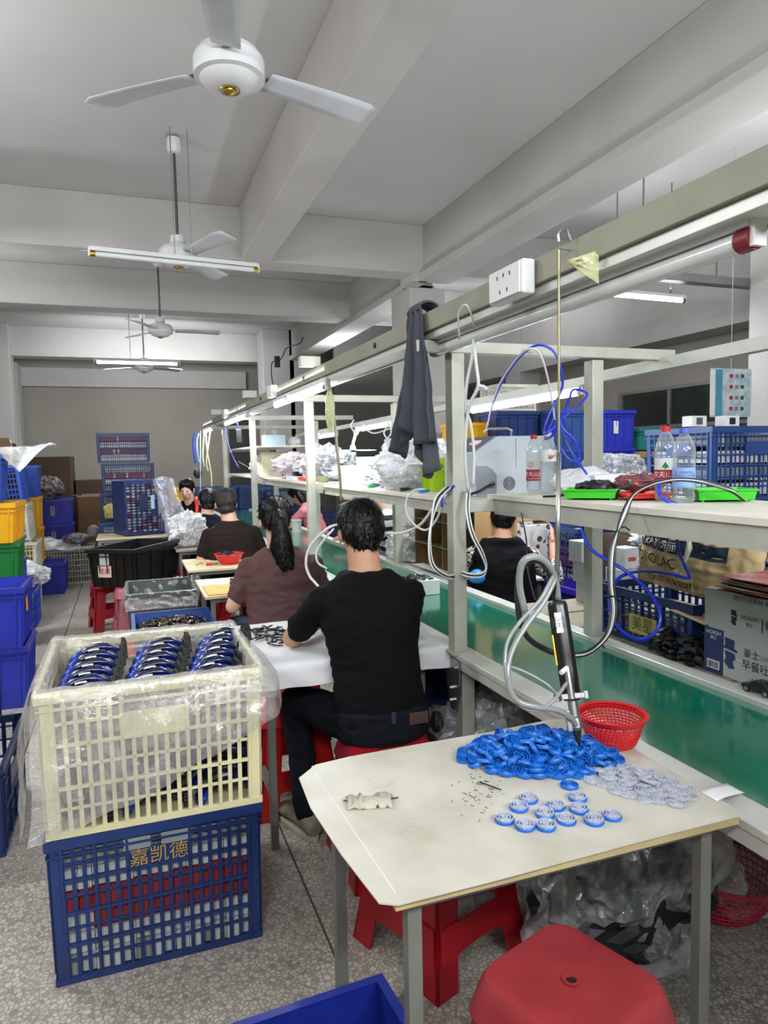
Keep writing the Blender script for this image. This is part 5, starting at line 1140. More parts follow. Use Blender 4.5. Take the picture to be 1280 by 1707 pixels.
# kraft sack
kraft = mat('kraft_paper', '#d6bb8e', .7, var=.08, scale=7, bump=.9, bscale=9)
ks = thing('kraft_sack', 'crumpled brown kraft resin sack with a dark blue band, on the navy crate', 'sack', (2.12, 2.20, .93)); ks.rotation_euler = (0, .06, -PI/2 + .10)
def sack(side):
    def fn(u, v):
        x = -.30 + .60*u; z = .30*v; e = (math.sin(PI*min(1, max(0, u)))**.45)*(math.sin(PI*(.08+.84*v))**.6)
        y = side*(.065*e) + .012*nz((x*12, v*5, side), 1) + .010*(.5-abs(nz((x*18, v*9, side+3), 1))*2)
        return V((x*(1-.06*v) + .02*nz((v*3, 0, 1), 1), y, z + .015*nz((u*4, 0, 0), 1)*v))
    return fn
q = MB(); q.sheet(sack(-1), 50, 30); q.sheet(sack(1), 50, 30); q.build('sack_body', kraft, ks, smooth=True)
def pat(u0, u1, v0, v1, off=.0015):
    f = sack(-1); return lambda u, v: f(u0+(u1-u0)*u, v0+(v1-v0)*v) + V((0, -off, 0))
MB().sheet(pat(.0, .80, .52, .72), 46, 10).build('blue_band', mat('band_navy', '#1f2c48', .6), ks, smooth=True)
MB().sheet(pat(.0, 1.0, .90, .99), 46, 6).build('torn_white_top', whitep, ks, smooth=True)
def on_sack(body, size, u, v, m, sx=1):
    o = text(body, size, Matrix.Identity(4), m, ks, align='LEFT', sx=sx); f = sack(-1)
    for vt in o.data.vertices:
        x, y = vt.co.x, vt.co.y; vt.co = f(u + x/.60, v + y/.30) + V((0, -.013, 0))
on_sack("TORAY' 东丽", .042, .02, .62, whitep); on_sack('TOYOLAC', .062, -.02, .38, blackt, .9); on_sack('PLASTIC RESIN', .040, .14, .12, blackt); on_sack('EV/', .03, .02, .16, blackt)
MB().tube([V((.02,-.085,.27)), V((.04,-.10,.20)), V((.02,-.095,.14)), V((-.02,-.09,.07))], [.004,.012,.006,.003], 6).build('tied_string', film('string_film', '#d9dcc0', clear=.3, crease=.8), ks, smooth=True)
# bread carton
greyc = mat('printed_carton_grey', '#aaacab', .6, var=.04)
hb = carton('pale grey printed bread carton with a blue corner panel, right edge beside the belt', (2.15, 1.62, .716), (.66,.46,.30), greyc, -PI/2, False)
hb.rotation_euler = (0, 0, -PI/2)
bl_ = mat('carton_navy_print', '#24305f', .6)
MB().box((-.285,-.2310,.080), (.085,.0016,.160)).build('blue_panel', bl_, hb); MB().box((-.05,-.2308,.075),(.385,.001,.003)).build('printed_line', mat('soft_grey','#c7c9c8'), hb)
MB().box((-.285,-.2322,.032), (.055,.001,.030)).build('barcode_patch', whitep, hb)
q = MB(); r2 = random.Random(2)
x = -.310
while x < -.262: wd = r2.choice((.0008,.0015,.0022)); q.bx(x,-.2332,.020,x+wd,-.2328,.044); x += wd + r2.choice((.001,.0018))
tag(q.build('barcode_bars', blackt, hb), None, None, kind='stuff')
text('HORSH', .020, face_M(V((-.285,-.2320,.145))), whitep, hb); text('豪士', .014, face_M(V((-.285,-.2320,.127))), whitep, hb)
text('HORSH', .021, face_M(V((-.135,-.2312,.225))), blackt, hb); text('豪士', .014, face_M(V((-.135,-.2312,.203))), blackt, hb); text('|', .05, face_M(V((-.085,-.2312,.215))), blackt, hb); text('我们只用真材', .032, face_M(V((.02,-.2312,.215))), blackt, hb)
text('豪士', .032, face_M(V((-.125,-.2312,.105))), blackt, hb); text('HORSH', .026, face_M(V((-.045,-.2312,.103))), mat('faint_grey','#8d8f90'), hb); text('早餐吐司面包', .036, face_M(V((-.055,-.2312,.065))), blackt, hb); text('◻豪士股份', .010, face_M(V((-.11,-.2312,.022))), blackt, hb)
# top-hat emblem silhouettes
q = MB().prism([(-.03,.02),(.03,.012),(.034,.018),(.018,.024),(.02,.052),(-.02,.056),(-.018,.028)], -.0012, 0, 'y').prism([(-.02,.010),(.02,.006),(.026,-.012),(.012,-.022),(.022,-.045),(.0,-.05),(-.022,-.03),(-.014,-.012)], -.0012, 0, 'y')
q.build('hat_emblem', bl_, hb, loc=(-.215,-.2312,.085)); o2 = q.build('hat_emblem', blackt, hb, loc=(-.20,-.2312,.215)); o2.scale = (.5,1,.5)
text('我们只用真材 用心做好', .02, face_M(V((-.10,-.2312,.285))), blackt, hb)
for k in range(9):
    z = 1.018 + .006*k; o = MB().box((0,0,0), (.50-.02*k*.3,.52,.003)).build('printed_card_sheet', [mat('card_white','#cfc9c6',.5,col2='#a8545a',scale=9,v2=.62), mat('card_brown','#8b7557',.8), mat('card_black','#151517',.5)][(k*2) % 3 if k < 8 else 0], loc=(2.16+.012*math.sin(k*2), 1.62+.015*math.cos(k*3), z), rot=(.0,-.01,.04*math.sin(k*5)))
    tag(o, 'flat printed card in the loose pile on the bread carton, %s' % ['lowest','second from below','third from below','fourth from below','in the middle','fourth from the top','third from the top','second from the top','topmost, with pink print'][k], 'card', 'cards piled on the bread carton')
sheet_thing('torn_card', 'torn brown cardboard flap lying on the black toy cars', 'cardboard', lambda u, v: V((1.90+.22*v, 1.93+.17*u, .885+.02*u-.02*v)), 6, 5, mat('torn_card_brown','#b59a80',.8), .003)
for i in range(26):
    k = i; x = 1.905 + .075*rd.random(); y = 2.00 + .30*rd.random(); z = .725 + (.0 if i < 10 else .034 if i < 19 else .068)
    if y > 2.02: x = 1.895 + .03*rd.random()
    if i == 0: tp = toy_truck('small black toy car in the heap between the navy crate and the bread carton', (1.93, 2.02, .725), 1.3, .62, group='black toy cars heaped by the belt')
    else:
        dup(tp, 'small black toy car in the heap between the navy crate and the bread carton', (1.905+.05*rd.random(), 1.975+.30*rd.random()*(1-.25*(z-.72)/.07), z), group='black toy cars heaped by the belt', rot=(rd.uniform(-.4,.4), rd.uniform(-.4,.4), rd.uniform(0,6)))
def sedan(label, loc, rz):
    t = thing('toy_car', label, 'toy car', loc, rz)
    prof = [(-.055,.010),(.056,.010),(.058,.020),(.050,.026),(.030,.029),(.014,.042),(-.022,.043),(-.042,.031),(-.056,.028)]
    MB().prism(prof, -.022, .022, 'y').build('car_body', mat('toy_black_paint','#191b20',.15,coat=.5), t, bevel=.004)
    MB().prism([(.026,.029),(.013,.039),(-.020,.040),(-.036,.031)], -.0225, .0225, 'y').build('windows', nightglass, t)
    for x in (-.034,.035):
        for y in (-.020,.020): MB().cyl((x,y-.004,.011),(x,y+.004,.011),.011,n=18).build('wheel', blackt, t); MB().cyl((x,y-.0046,.011),(x,y+.0046,.011),.0065,n=10).build('wheel_rim', steel, t)
    return t
sedan('glossy black toy saloon car standing on the far rail below the bread carton', (1.868, 1.66, .7245), PI/2+.05)

def ph(n, lab, x, y, z, sz, m, fill=None, **k):
    t = crate(lab, (x, y, z), sz, m, 18, 10, 6, simple=True, **k)
    if fill: tower_fill(t, sz[0], sz[1], sz[2], fill, n)
    return t
for k, nm in enumerate(('on the floor', 'second from the floor', 'third from the floor', 'topmost, pale goods inside')):
    ph(k, 'blue-navy crate in the tall right hand stack near the window column, ' + nm, 3.22, 3.15, .408*k, (.66,.50,.40), navy2 if k == 3 else navy, (0,3,0,3) if k == 3 else None, panel=(k == 3))
for k, nm in enumerate(('floor level', 'one up', 'two up', 'at the top')):
    ph(k+9, 'navy crate in the stack right of the kraft sack, ' + nm, 2.98, 2.42, .33*k*.9, (.60,.42,.295), navy, (3,0,2,0), panel=False)
for i, (x, y, n_, m_) in enumerate(((4.2, 6.2, 5, navy2), (4.72, 6.2, 5, royal), (3.70, 6.4, 5, navy), (5.35, 6.9, 4, royal))):
    for k in range(n_):
        bin_('blue tote in the %s column of the stacks before the window, %s' % (('second','third','first','rightmost')[i], ('on the floor','second up','third up','fourth up','fifth up')[k]), (x, y, .385*k), (.46,.40,.383), m_ if k != 2 else royal, 5, 0, group='blue totes stacked before the window', handle=(i in (1, 3)), hm=mat('ticket_white','#c9cdc8',.6))
crate('cream crate on the blue totes, half hidden by the second post', (3.70, 6.4, 1.93), (.44,.38,.26), offw, simple=True, panel=False)
bin_('yellow bin behind the grey machine and the bottles', (3.35, 6.6, 1.48), (.42,.4,.34), yellow, 5, 0); 
for k in range(4): bin_('dark blue tote under the yellow bin behind the machine, level %s' % ('one','two','three','four')[k], (3.20, 6.6, .37*k), (.44,.4,.368), navy, 5, 0, group='totes under the yellow bin')
ph(30, 'navy crate of small boxes before the window, left of the teal tote', 5.05, 5.9, 1.10, (.5,.4,.34), navy, (2,2,2), panel=False); carton('plain box carrying the navy crate before the window', (5.05, 5.9, 0), (.6,.5,1.09), dcardb)
bin_('teal tote before the window at the right', (5.25, 6.2, 1.52), (.44,.36,.22), mat('teal_plastic','#2a7b78',.4), 5, 0); carton('brown carton carrying the teal tote', (5.25, 6.2, 0), (.5,.45,1.50), cardb)
crumple('milky film over the blue totes left of the teal tote', (4.3, 5.5, 1.16), (.7,.4,.36), filmc, 91, amp=.3); carton('carton under the milky film in front of the window stacks', (4.3, 5.5, 0), (.7,.5,1.15), dcardb)
for i, (x, z, nm) in enumerate(((3.05,1.64,'left'),(3.30,1.64,'right'))):
    b_ = carton('small white printed box on top of the tall right hand stack, ' + nm, (x+.12, 3.32, z), (.11,.08,.062), whitep); MB().box((0,-.0412,.031),(.045,.001,.04)).build('printed_panel', blackt if i else mat('logo_grey','#55585c'), b_)
pm_ = mat('printed_poster', '#d5d9de', .5, col2='#9cb7c4', scale=14, v2=.56)
whc0 = mat('string_white','#b8bab8',.6); po = thing('poster', 'glossy printed poster hanging on the window beside the white column', 'poster', at(1218, 655, Y=4.6)); MB().box((0,0,0), (.44,.004,.40)).build('sheet', pm_, po); MB().cyl((0,.001,.2),(0,.001,3.95-po.location.z),.003,n=5).build('hanging_string', whc0, po); MB().box((-.13,-.003,0),(.07,.002,.38)).build('blue_stripe', mat('poster_teal','#4c93ab',.5), po); MB().box((-.20,-.0032,0),(.05,.002,.37)).build('white_stripe', whitep, po)
for k in range(12): MB().box((.0+.06*(k % 3), -.004, .14-.09*(k//3)),(.035,.002,.03)).build('product_picture', [redt, mat('pic_grey','#7b8088',.5), greenp][k % 3], po)
# behind the vest woman
pg = thing('pigeonhole_rack', 'brown cardboard pigeonhole rack beyond the conveyor, left of the first post', 'rack', (2.15, 4.35, .70)); pg.rotation_euler = (0, 0, 0)
W_, D_, H_ = .30, .95, .52
for k in range(5): MB().bx(-W_/2, -D_/2+k*D_/4-.004, 0, W_/2, -D_/2+k*D_/4+.004, H_).build('divider', cardb, pg)
for k in range(4): MB().bx(-W_/2, -D_/2, k*H_/3-.004, W_/2, D_/2, k*H_/3+.004).build('shelf_panel', mat('rack_grey_board','#9a9488',.7), pg)
MB().bx(W_/2-.006, -D_/2, 0, W_/2, D_/2, H_).build('back_panel', dcardb, pg)
desk('table beyond the conveyor carrying the pigeonhole rack', 1.92, 3.95, 2.55, 5.2, .69, shelfm)
o = MB().bx(1.90, 3.45, 0, 1.98, 4.2, .004).build('white_board', whitep); o.location = (0,0,.73); 
o.data.transform(Matrix.Translation((-1.94,-3.8,0))); o.location = (1.945, 4.25, .7285); tag(o, 'white board laid along the far rail under the pigeonhole rack', 'board')
o = crumple('bright blue plastic cup by the pigeonhole rack', (1.95, 3.75, .735), (.10,.10,.09), mat('cup_blue','#2f86d6',.4), 95, 'blue_cup', 'cup', .08, n=10)
prn = bpy.data.materials.new('car_print_card'); prn.use_nodes = True; nt = prn.node_tree; N = nt.nodes; L = nt.links; b = N['Principled BSDF']; tc = N.new('ShaderNodeTexCoord'); vv = N.new('ShaderNodeTexVoronoi'); vv.inputs['Scale'].default_value = 14; L.new(tc.outputs['Object'], vv.inputs['Vector']); cr = N.new('ShaderNodeValToRGB'); cr.color_ramp.interpolation='CONSTANT'; cr.color_ramp.elements[0].color = lin('#54383c'); cr.color_ramp.elements[1].position = .28; cr.color_ramp.elements[1].color = lin('#c9c7c8'); L.new(vv.outputs['Distance'], cr.inputs[0]); L.new(cr.outputs[0], b.inputs['Base Color'])
for lab, px, py, Y, sx, sz, rz in (('large white carton printed with dark red cars, beyond the woman in the vest', 862, 900, 4.4, .22, .26, .25), ('white carton printed with dark cars, right of the raised hand', 893, 905, 4.3, .20, .26, .15)):
    p = at(px, py, Y=Y); b_ = carton(lab, (p.x, p.y, p.z-sz/2), (sx,.10,sz), prn, rz)
p = at(905, 893, Y=4.03); q = thing('printed_cards', 'sheaf of printed cards held up in the raised hand', 'card', p)
for k in range(5): MB().box((.012*k-.02, .008*k, .006*k), (.10,.0015,.09)).build('card', prn if k % 2 == 0 else whitep, q, rot=(.1,.25+.1*k,.1*k))
carton('open brown carton above the woman in the vest', (2.62, 4.55, 1.02), (.5,.36,.26), mat('light_cardboard','#b89a72'), .2, True); carton('tall brown carton under the open one, beyond the woman in the vest', (2.62, 4.6, 0), (.5,.4,1.0), cardb, .2)
bin_('purple-blue open bin right of the woman in the vest', (2.62, 3.62, .30), (.36,.36,.40), mat('purple_blue','#3a31a6',.35), 5, 0); carton('box carrying the purple-blue bin', (2.62, 3.62, 0), (.38,.38,.29), dcardb)
ph(40, 'navy crate of red and white boxes behind the raised hand', 3.02, 4.1, .62, (.5,.4,.38), navy, (0,1,2,0), panel=False); carton('carton carrying the navy crate behind the raised hand', (3.02, 4.1, 0), (.55,.45,.61), dcardb)
for k, nm in enumerate(('bottom','middle','top')): ph(50+k, 'navy crate in the low pile beyond the side bench, ' + nm, 2.95, 3.25, .31*k, (.56,.42,.305), navy, None, panel=False)
crumple('grey film lying on the low crate pile beyond the side bench', (2.95, 3.25, .94), (.5,.36,.14), filmm, 97, amp=.4)
crumple('sheaf of grey crumpled wrappers above the low crate pile', (3.20, 3.75, .98), (.45,.3,.34), mat('grey_wrapper','#8b8a88',.5,var=.3,scale=10), 99, amp=.45); carton('dark box under the crumpled grey wrappers', (3.2, 3.8, 0), (.5,.4,.97), dcardb)
crumple('pale green-grey film bag hanging left of the kraft sack', (2.62, 2.85, .90), (.26,.4,.32), film('pale_green_film','#c9d6cf',clear=.4,crease=.7,scale=8), 101, amp=.5); carton('white carton under the pale green-grey bag', (2.55, 2.85, .716), (.3,.3,.18), whitep)
whb = mat('white_print_box', '#b4b6bb', .5)
for k, (nm, dx, z) in enumerate((('lowest',.03,.716),('middle',.01,.826),('topmost',-.015,.936))):
    b_ = carton('small white box with dark print in the pile left of the second post, ' + nm, (2.25+dx, 3.10, z), (.11,.10,.108), whb, .1); MB().box((.01,-.0508,.055),(.028,.001,.085)).build('printed_band', blackt, b_); text('SUPERCAR', .014, face_M(V((-.035,-.0510,.055)), '-y') @ Matrix.Rotation(PI/2,4,'Z'), blackt, b_)
b_ = carton('small white box with dark print right of the second post', (2.42, 3.0, .90), (.10,.10,.108), whb, .1); MB().box((0,-.0508,.05),(.05,.001,.02)).build('printed_band', redt, b_); carton('white carton under the small box right of the second post', (2.42, 3.02, .716), (.12,.12,.182), whb)

# ================================================================ THINGS ON THE SHELVES
mach = mat('machine_grey', '#c3cbd3', .4, var=.02); mk = thing('welding_generator', 'pale grey ultrasonic machine with top handle on the near shelf', 'machine', (1.64, 2.93, 1.3155))
prof = [(-.20,.0),(.20,0),(.20,.265),(-.085,.265),(-.20,.195)]
MB().prism(prof, -.16, .16, 'y').build('housing', mach, mk, bevel=.004); MB().prism([(-.192,.197),(-.092,.258),(-.098,.266),(-.200,.204)], -.13, .13, 'y').build('control_panel', mat('panel_grey','#5e6670',.3), mk)
MB().box((-.145,-.05,.2395), (.032,.07,.003), M=Matrix.Rotation(-.55,3,'Y')).build('red_display', glow('led_red','#ff1020',.5), mk, rot=(0,0,0)).matrix_parent_inverse = Matrix.Identity(4)
MB().tube([V((-.07,0,.265)),V((-.07,0,.295)),V((-.05,0,.305)),V((.05,0,.305)),V((.07,0,.295)),V((.07,0,.265))], .006, 8).build('carry_handle', met, mk, smooth=True)
MB().prism([(-.20,.0),(-.10,0),(-.10,.095),(-.12,.12),(-.15,.135),(-.20,.135)], -.1635, -.160, 'y').build('side_recess', mat('recess_grey','#8d959d',.4), mk)
q = MB()
for R_ in (.007,.014,.021,.028): q.lathe([(R_-.0016,-.0005),(R_+.0016,-.0005),(R_+.0016,.0012),(R_-.0016,.0012),(R_-.0016,-.0005)], 28, (-.035,-.161,.055), Matrix.Rotation(PI/2,3,'X'))
q.build('vent_rings', blackt, mk)
MB().cyl((-.125,-.163,.055),(-.125,-.185,.055),.012,n=14).build('plug_socket', met, mk, smooth='auto'); MB().tube(catmull([V((-.125,-.185,.055)),V((-.16,-.20,.05)),V((-.20,-.20,.03)),V((-.24,-.17,.012))]), .006, 8).build('plug_lead', blackp, mk, smooth=True)
MB().box((0,-.1605,.19),(.0015,.001,.13)).build('panel_seam', blackt, mk)
bpy.context.view_layer.update()
pet = bpy.data.materials.new('clear_bottle_plastic'); pet.use_nodes = True; nt = pet.node_tree; N = nt.nodes; L = nt.links; N.remove(N['Principled BSDF'])
tr = N.new('ShaderNodeBsdfTransparent'); tr.inputs[0].default_value = (.9,.93,.94,1); gl = N.new('ShaderNodeBsdfGlossy'); gl.inputs['Roughness'].default_value = .06; df = N.new('ShaderNodeBsdfDiffuse'); df.inputs[0].default_value = (.75,.8,.83,1)
lw = N.new('ShaderNodeLayerWeight'); lw.inputs[0].default_value = .35; m1_ = N.new('ShaderNodeMixShader'); m1_.inputs[0].default_value = .5; L.new(gl.outputs[0], m1_.inputs[1]); L.new(df.outputs[0], m1_.inputs[2]); mrr = N.new('ShaderNodeMapRange'); mrr.inputs[3].default_value = .10; mrr.inputs[4].default_value = .75; L.new(lw.outputs['Facing'], mrr.inputs[0]); m2_ = N.new('ShaderNodeMixShader'); L.new(mrr.outputs[0], m2_.inputs[0]); L.new(tr.outputs[0], m2_.inputs[1]); L.new(m1_.outputs[0], m2_.inputs[2]); L.new(m2_.outputs[0], N['Material Output'].inputs[0])
def bottle(label, loc, R, H, capm, labz, labm, words=(), rz=0, wave=0, extra=None):
    t = thing('water_bottle', label, 'bottle', loc, rz)
    pr = [(R*.72,0),(R*.95,.006),(R,.02)]; nb_ = 14
    for k in range(nb_+1):
        z = .025 + (H*.66-.025)*k/nb_; inlab = labz[0]-.004 < z < labz[1]+.004
        pr.append((R - (.0025*(k % 2) if (wave or z < labz[0]) and not inlab else .0), z))
    pr += [(R*.97,H*.70),(R*.86,H*.78),(R*.62,H*.87),(R*.40,H*.915),(R*.38,H*.94)]
    MB().lathe(pr, 32).build('bottle_shell', pet, t, smooth=True)
    MB().lathe([(R*.40,H*.93),(R*.46,H*.935),(R*.46,H*.995),(R*.43,H),(.001,H)], 24).build('cap', capm, t, smooth='auto')
    z0 = labz[0]
    for i, (frac, m_) in enumerate(labm):
        z1 = z0 + (labz[1]-labz[0])*frac; MB().lathe([(R+.0008,z0),(R+.0012,z0+.0002),(R+.0012,z1-.0002),(R+.0008,z1)], 32).build('label_band', m_, t, smooth='auto'); z0 = z1
    for body, size, zz, m_, off in words: text(body, size, face_M(V((off*0, -(R+.0022), zz))) @ Matrix.Translation((off,0,0)), m_, t, wrap=R+.002)
    if extra: extra(t, R)
    return t
lred = mat('label_red','#a3202c',.4); lblue = mat('label_blue','#86a5d6',.4); lwh = mat('label_white','#d5d8d6',.4); lg = mat('leaf_green','#116b42',.5)
# face roughly towards the camera
def tri(t, R):
    q = MB().prism([(-.011,.106),(.011,.106),(0,.124)], -(R+.003), -(R+.0022), 'y'); q.build('green_triangle', lg, t); MB().box((0,-(R+.0026),.104),(.004,.0008,.006)).build('triangle_stem', lg, t)
B1 = bottle('red-capped water bottle with a red label, beside the grey machine', (1.60, 2.56, 1.343), .030, .235, redp, (.045,.13), ((.55,lred),(.45,lwh)), (('农夫山泉', .022, .072, whitep, .0), ('NONGFU SPRING', .007, .054, whitep, .0), ('□', .022, .11, redt, -.01)), rz=-.60)
B2 = bottle('white-capped rippled water bottle with a grey and red label beside the machine', (1.585, 2.43, 1.343), .034, .24, lwh, (.125,.17), ((1,lwh),), (('C\'estbon', .013, .150, redt, .01), ('◥◤', .022, .136, redt, .01)), rz=-.60, wave=1)
B3 = bottle('red-capped water bottle with a green triangle, behind the blue-capped one', (1.605, 1.80, 1.343), .0315, .235, redp, (.055,.135), ((.55,lred),(.45,lwh)), (('农夫山泉', .021, .083, whitep, .0), ('NONGFU SPRING', .007, .066, whitep, .0)), rz=-.72, extra=tri)
B4 = bottle('blue-capped clear water bottle with a pale blue label on the near shelf', (1.60, 1.715, 1.343), .0325, .225, mat('cap_blue','#4d63c8',.4), (.045,.105), ((1,lblue),), (('怡  饮用天然水\nDRINKING WATER\n净含量 555ml', .009, .082, mat('label_ink','#3a58a8'), .0),), rz=-.72)
def tray_(label, loc, w_, d_, h_, m, rz=0):
    t = thing('parts_tray', label, 'tray', loc, rz); b = MB(); k = .94
    def R_(x, y, z): return [V((-x,-y,z)),V((x,-y,z)),V((x,y,z)),V((-x,y,z))]
    b.rings([R_(w_/2*k,d_/2*k,.006),R_(w_/2,d_/2,h_),R_(w_/2-.004,d_/2-.004,h_),R_(w_/2*k-.004,d_/2*k-.004,.009)]); b.build('tray_body', m, t)
    for x in (-1,1):
        for y in (-1,1): MB().cyl((x*w_*.4,y*d_*.4,0),(x*w_*.4,y*d_*.4,.007),.005,n=8).build('foot', m, t)
    MB().rings([R_(w_/2,d_/2,h_-.006),R_(w_/2+.004,d_/2+.004,h_-.004),R_(w_/2+.004,d_/2+.004,h_),R_(w_/2-.002,d_/2-.002,h_)], cap=False).build('rim', m, t, solid=.001); return t
gtr = mat('lime_green_plastic','#35b522',.35); 
tray_('green plastic tray holding black leads, left of the standing bottles', (1.50, 2.03, 1.343), .17,.17,.035, gtr, -.75)
tray_('red plastic tray behind the green triangle bottle', (1.61, 1.91, 1.343), .16,.15,.022, mat('orange_red','#e23a2a',.35), -.3)
tray_('green plastic tray right of the blue-capped bottle', (1.735, 1.71, 1.343), .17,.14,.038, gtr, -.45)
cable('black lead coiled in the left green tray', [(905,828,2.1),(935,826,2.05),(965,818,2.0),(985,812,2.0),(1010,808,2.0),(1030,812,2.0)], .004, blackp)
pl_ = thing('plug_head', 'ribbed dark blue plug lying on the edge of the left green tray', 'plug', at(975,817,Y=2.03), .1); MB().box((0,0,0),(.035,.02,.02)).build('plug_block', mat('plug_blue','#1d2c4c',.5), pl_, bevel=.003)
for k in range(6): MB().cyl((-.02-.008*k,0,-.001*k),(-.025-.008*k,0,-.001*k),.008-.0006*k,n=8).build('strain_rib', mat('plug_blue','#1d2c4c'), pl_)
crumple('black tool parts lying in the left green tray', (1.51, 2.02, 1.352), (.13,.12,.06), mat('black_tool','#191b1d',.4,var=.3,scale=22), 103, 'tool_parts', 'tool', .5, n=14)
crumple('silvery bubble-wrap sheet behind the left green tray', (1.62, 2.25, 1.343), (.26,.14,.11), film('bubble_wrap','#eceff6',clear=.15,crease=1,scale=60,rough=.15), 105, amp=.3, name='bubble_wrap')
crumple('red and clear wrapped bag of black parts behind the red tray', (1.66, 1.99, 1.365), (.17,.14,.07), mat('red_wrap','#b2474c',.2,col2='#4a4b4d',scale=18,v2=.55), 107, amp=.35)
carton('low white carton behind the bottles on the near shelf', (1.70, 2.26, 1.3425), (.20,.22,.075), whitep)
# second shelf
carton('shelf box printed with grey and red toy cars behind the towel', (1.60, 3.12, 1.3155), (.20,.12,.11), mat('box_print_grey','#b9bec6',.5,col2='#5c6068',scale=16,v2=.38), -.3)
bin_('lime yellow-green basket behind the towel on the second shelf', (1.62, 3.36, 1.3155), (.30,.20,.17), mat('lime_yellow','#b8e019',.4), 6, -.2)
tray_('bright green box by the first post on the second shelf', (1.50, 2.82, 1.3155), .07,.07,.04, gtr)
crumple('large crumpled heap of white clear bags on the second shelf', (1.58, 3.78, 1.3155), (.46,.56,.30), film('heap_film','#eef1f7',clear=.35,crease=.95,scale=18,rough=.15), 111, amp=.7, n=40)
crumple('white crumpled bags further along the second shelf', (1.60, 4.25, 1.3155), (.36,.44,.12), filmw, 113, amp=.5)
o = MB().box((0,0,.0),(.40,.55,.006)).build('white_board', mat('board_grey_white','#b2b5bd',.5), loc=(1.62,4.2,1.3195), rot=(0,-.0,0)); tag(o, 'white sheet lying flat on the second shelf before the bag heap', 'board')
o = MB().box((0,0,.09),(.34,.006,.18)).build('backing_board', whitep, loc=(1.66,4.62,1.3225), rot=(-.1,0,.1)); tag(o, 'white panel standing at the far end of the second shelf', 'board')
bottle('clear uncapped water bottle at the far end of the second shelf', (1.50, 4.70, 1.3155), .032, .22, lwh, (.09,.12), ((1,pet),), (), wave=1)
carton('pale green box by the far end of the second shelf', (1.44, 4.62, 1.3155), (.13,.10,.13), mat('mint_box','#b9ccc0',.6))
for lab, x, y, c in (('green plastic cap on the front edge of the second shelf', 1.36, 3.92, '#39b66a'), ('blue clip on the front edge of the second shelf', 1.38, 3.20, '#2a78c8'), ('black tool handle on the second shelf front edge', 1.38, 3.45, '#222226')):
    t = thing('small_tool', lab, 'tool', (x, y, 1.316), .4); MB().cyl((-.03,0,.012),(.03,0,.012),.011,.007,12).build('handle', mat('tool_'+c[1:], c, .4), t, smooth='auto'); MB().cyl((.03,0,.012),(.055,0,.012),.004,n=8).build('shank', steel, t)
# third shelf
crumple('white bags heaped on the third shelf beyond the second post', (1.58, 5.7, 1.3155), (.44,.8,.28), film('heap_film'), 121, amp=.7, n=38)
sheet_thing('film_sheet', 'stiff bluish plastic sheet leaning out of the third shelf heap', 'plastic film', lambda u, v: V((1.40+.34*u, 5.6+.1*v-.2*u, 1.56+.07*v-.10*u+.02*math.sin(u*7))), 14, 8, film('bluish_film','#dbe8f4',clear=.3,crease=.9))
crumple('white pinkish bags at the far end of the third shelf', (1.56, 6.7, 1.3155), (.42,.7,.24), film('pinkish_film','#f3e4ea',clear=.15,crease=.95,scale=16), 123, amp=.6, n=28)
carton('low white tray box on the front of the third shelf', (1.42, 6.05, 1.3155), (.16,.3,.03), whitep); tray_('orange-red tray on the front edge of the third shelf', (1.38, 5.62, 1.316), .09,.2,.03, mat('orange_red','#e23a2a'))
cam_ = thing('black_gadget', 'black parts holder on the low white tray box', 'tool', (1.44, 6.1, 1.347)); MB().box((0,0,.02),(.10,.12,.04)).build('gadget_base', blackp, cam_, bevel=.005); MB().cyl((0,0,.04),(0,0,.06),.025,n=14).build('gadget_knob', blackp, cam_, smooth='auto')
for lab, y, c in (('small brown pot on the third shelf edge', 5.35, '#8c7a58'), ('small olive dish on the third shelf edge', 5.15, '#7f7f5d')): o = MB().lathe([(.001,0),(.035,0),(.042,.02),(.04,.045),(.034,.045),(.03,.008),(.001,.006)], 18).build('small_pot', mat('pot_'+c[1:], c, .5), loc=(1.40, y, 1.316), smooth='auto'); tag(o, lab, 'pot')
crumple('white bag on the fourth shelf', (1.56, 8.0, 1.3155), (.4,.7,.26), filmw, 125, amp=.5); carton('pale cream box on the fourth shelf', (1.6, 7.72, 1.3155), (.42,.16,.26), mat('cream_box','#d0cdb0',.6))
carton('light blue grey meter box on the upper shelf', (1.52, 7.6, 1.6355), (.22,.2,.12), mat('meter_blue','#a9c0cc',.5)); crumple('small white bag on the upper shelf beside the meter box', (1.74, 7.6, 1.6355), (.14,.2,.11), filmw, 127, amp=.4, n=14)
# blue desk fan hung from the far rail
df_ = thing('desk_fan', 'small pale blue fan hung under the far overhead rail', 'fan', at(588, 750, X=2.10)); MB().cyl((0,0,.0),(.0,.0,.05),.035,.02,16).build('fan_motor', white, df_, smooth='auto'); MB().bar((0,0,.05),(.10,.2,.17),.02).build('fan_arm', white, df_)
MB().ell((.10,.2,.18),(.03,.03,.04)).build('fan_knob', mat('orange_tape','#c58a5a',.6), df_, smooth=True)
for s in (-1,1): MB().ell((s*.12,-s*.02,-.005),(.12,.055,.006), Matrix.Rotation(s*.1,3,'X')).build('blade', mat('pale_blue_blade','#7cc0de',.35), df_, smooth=True)

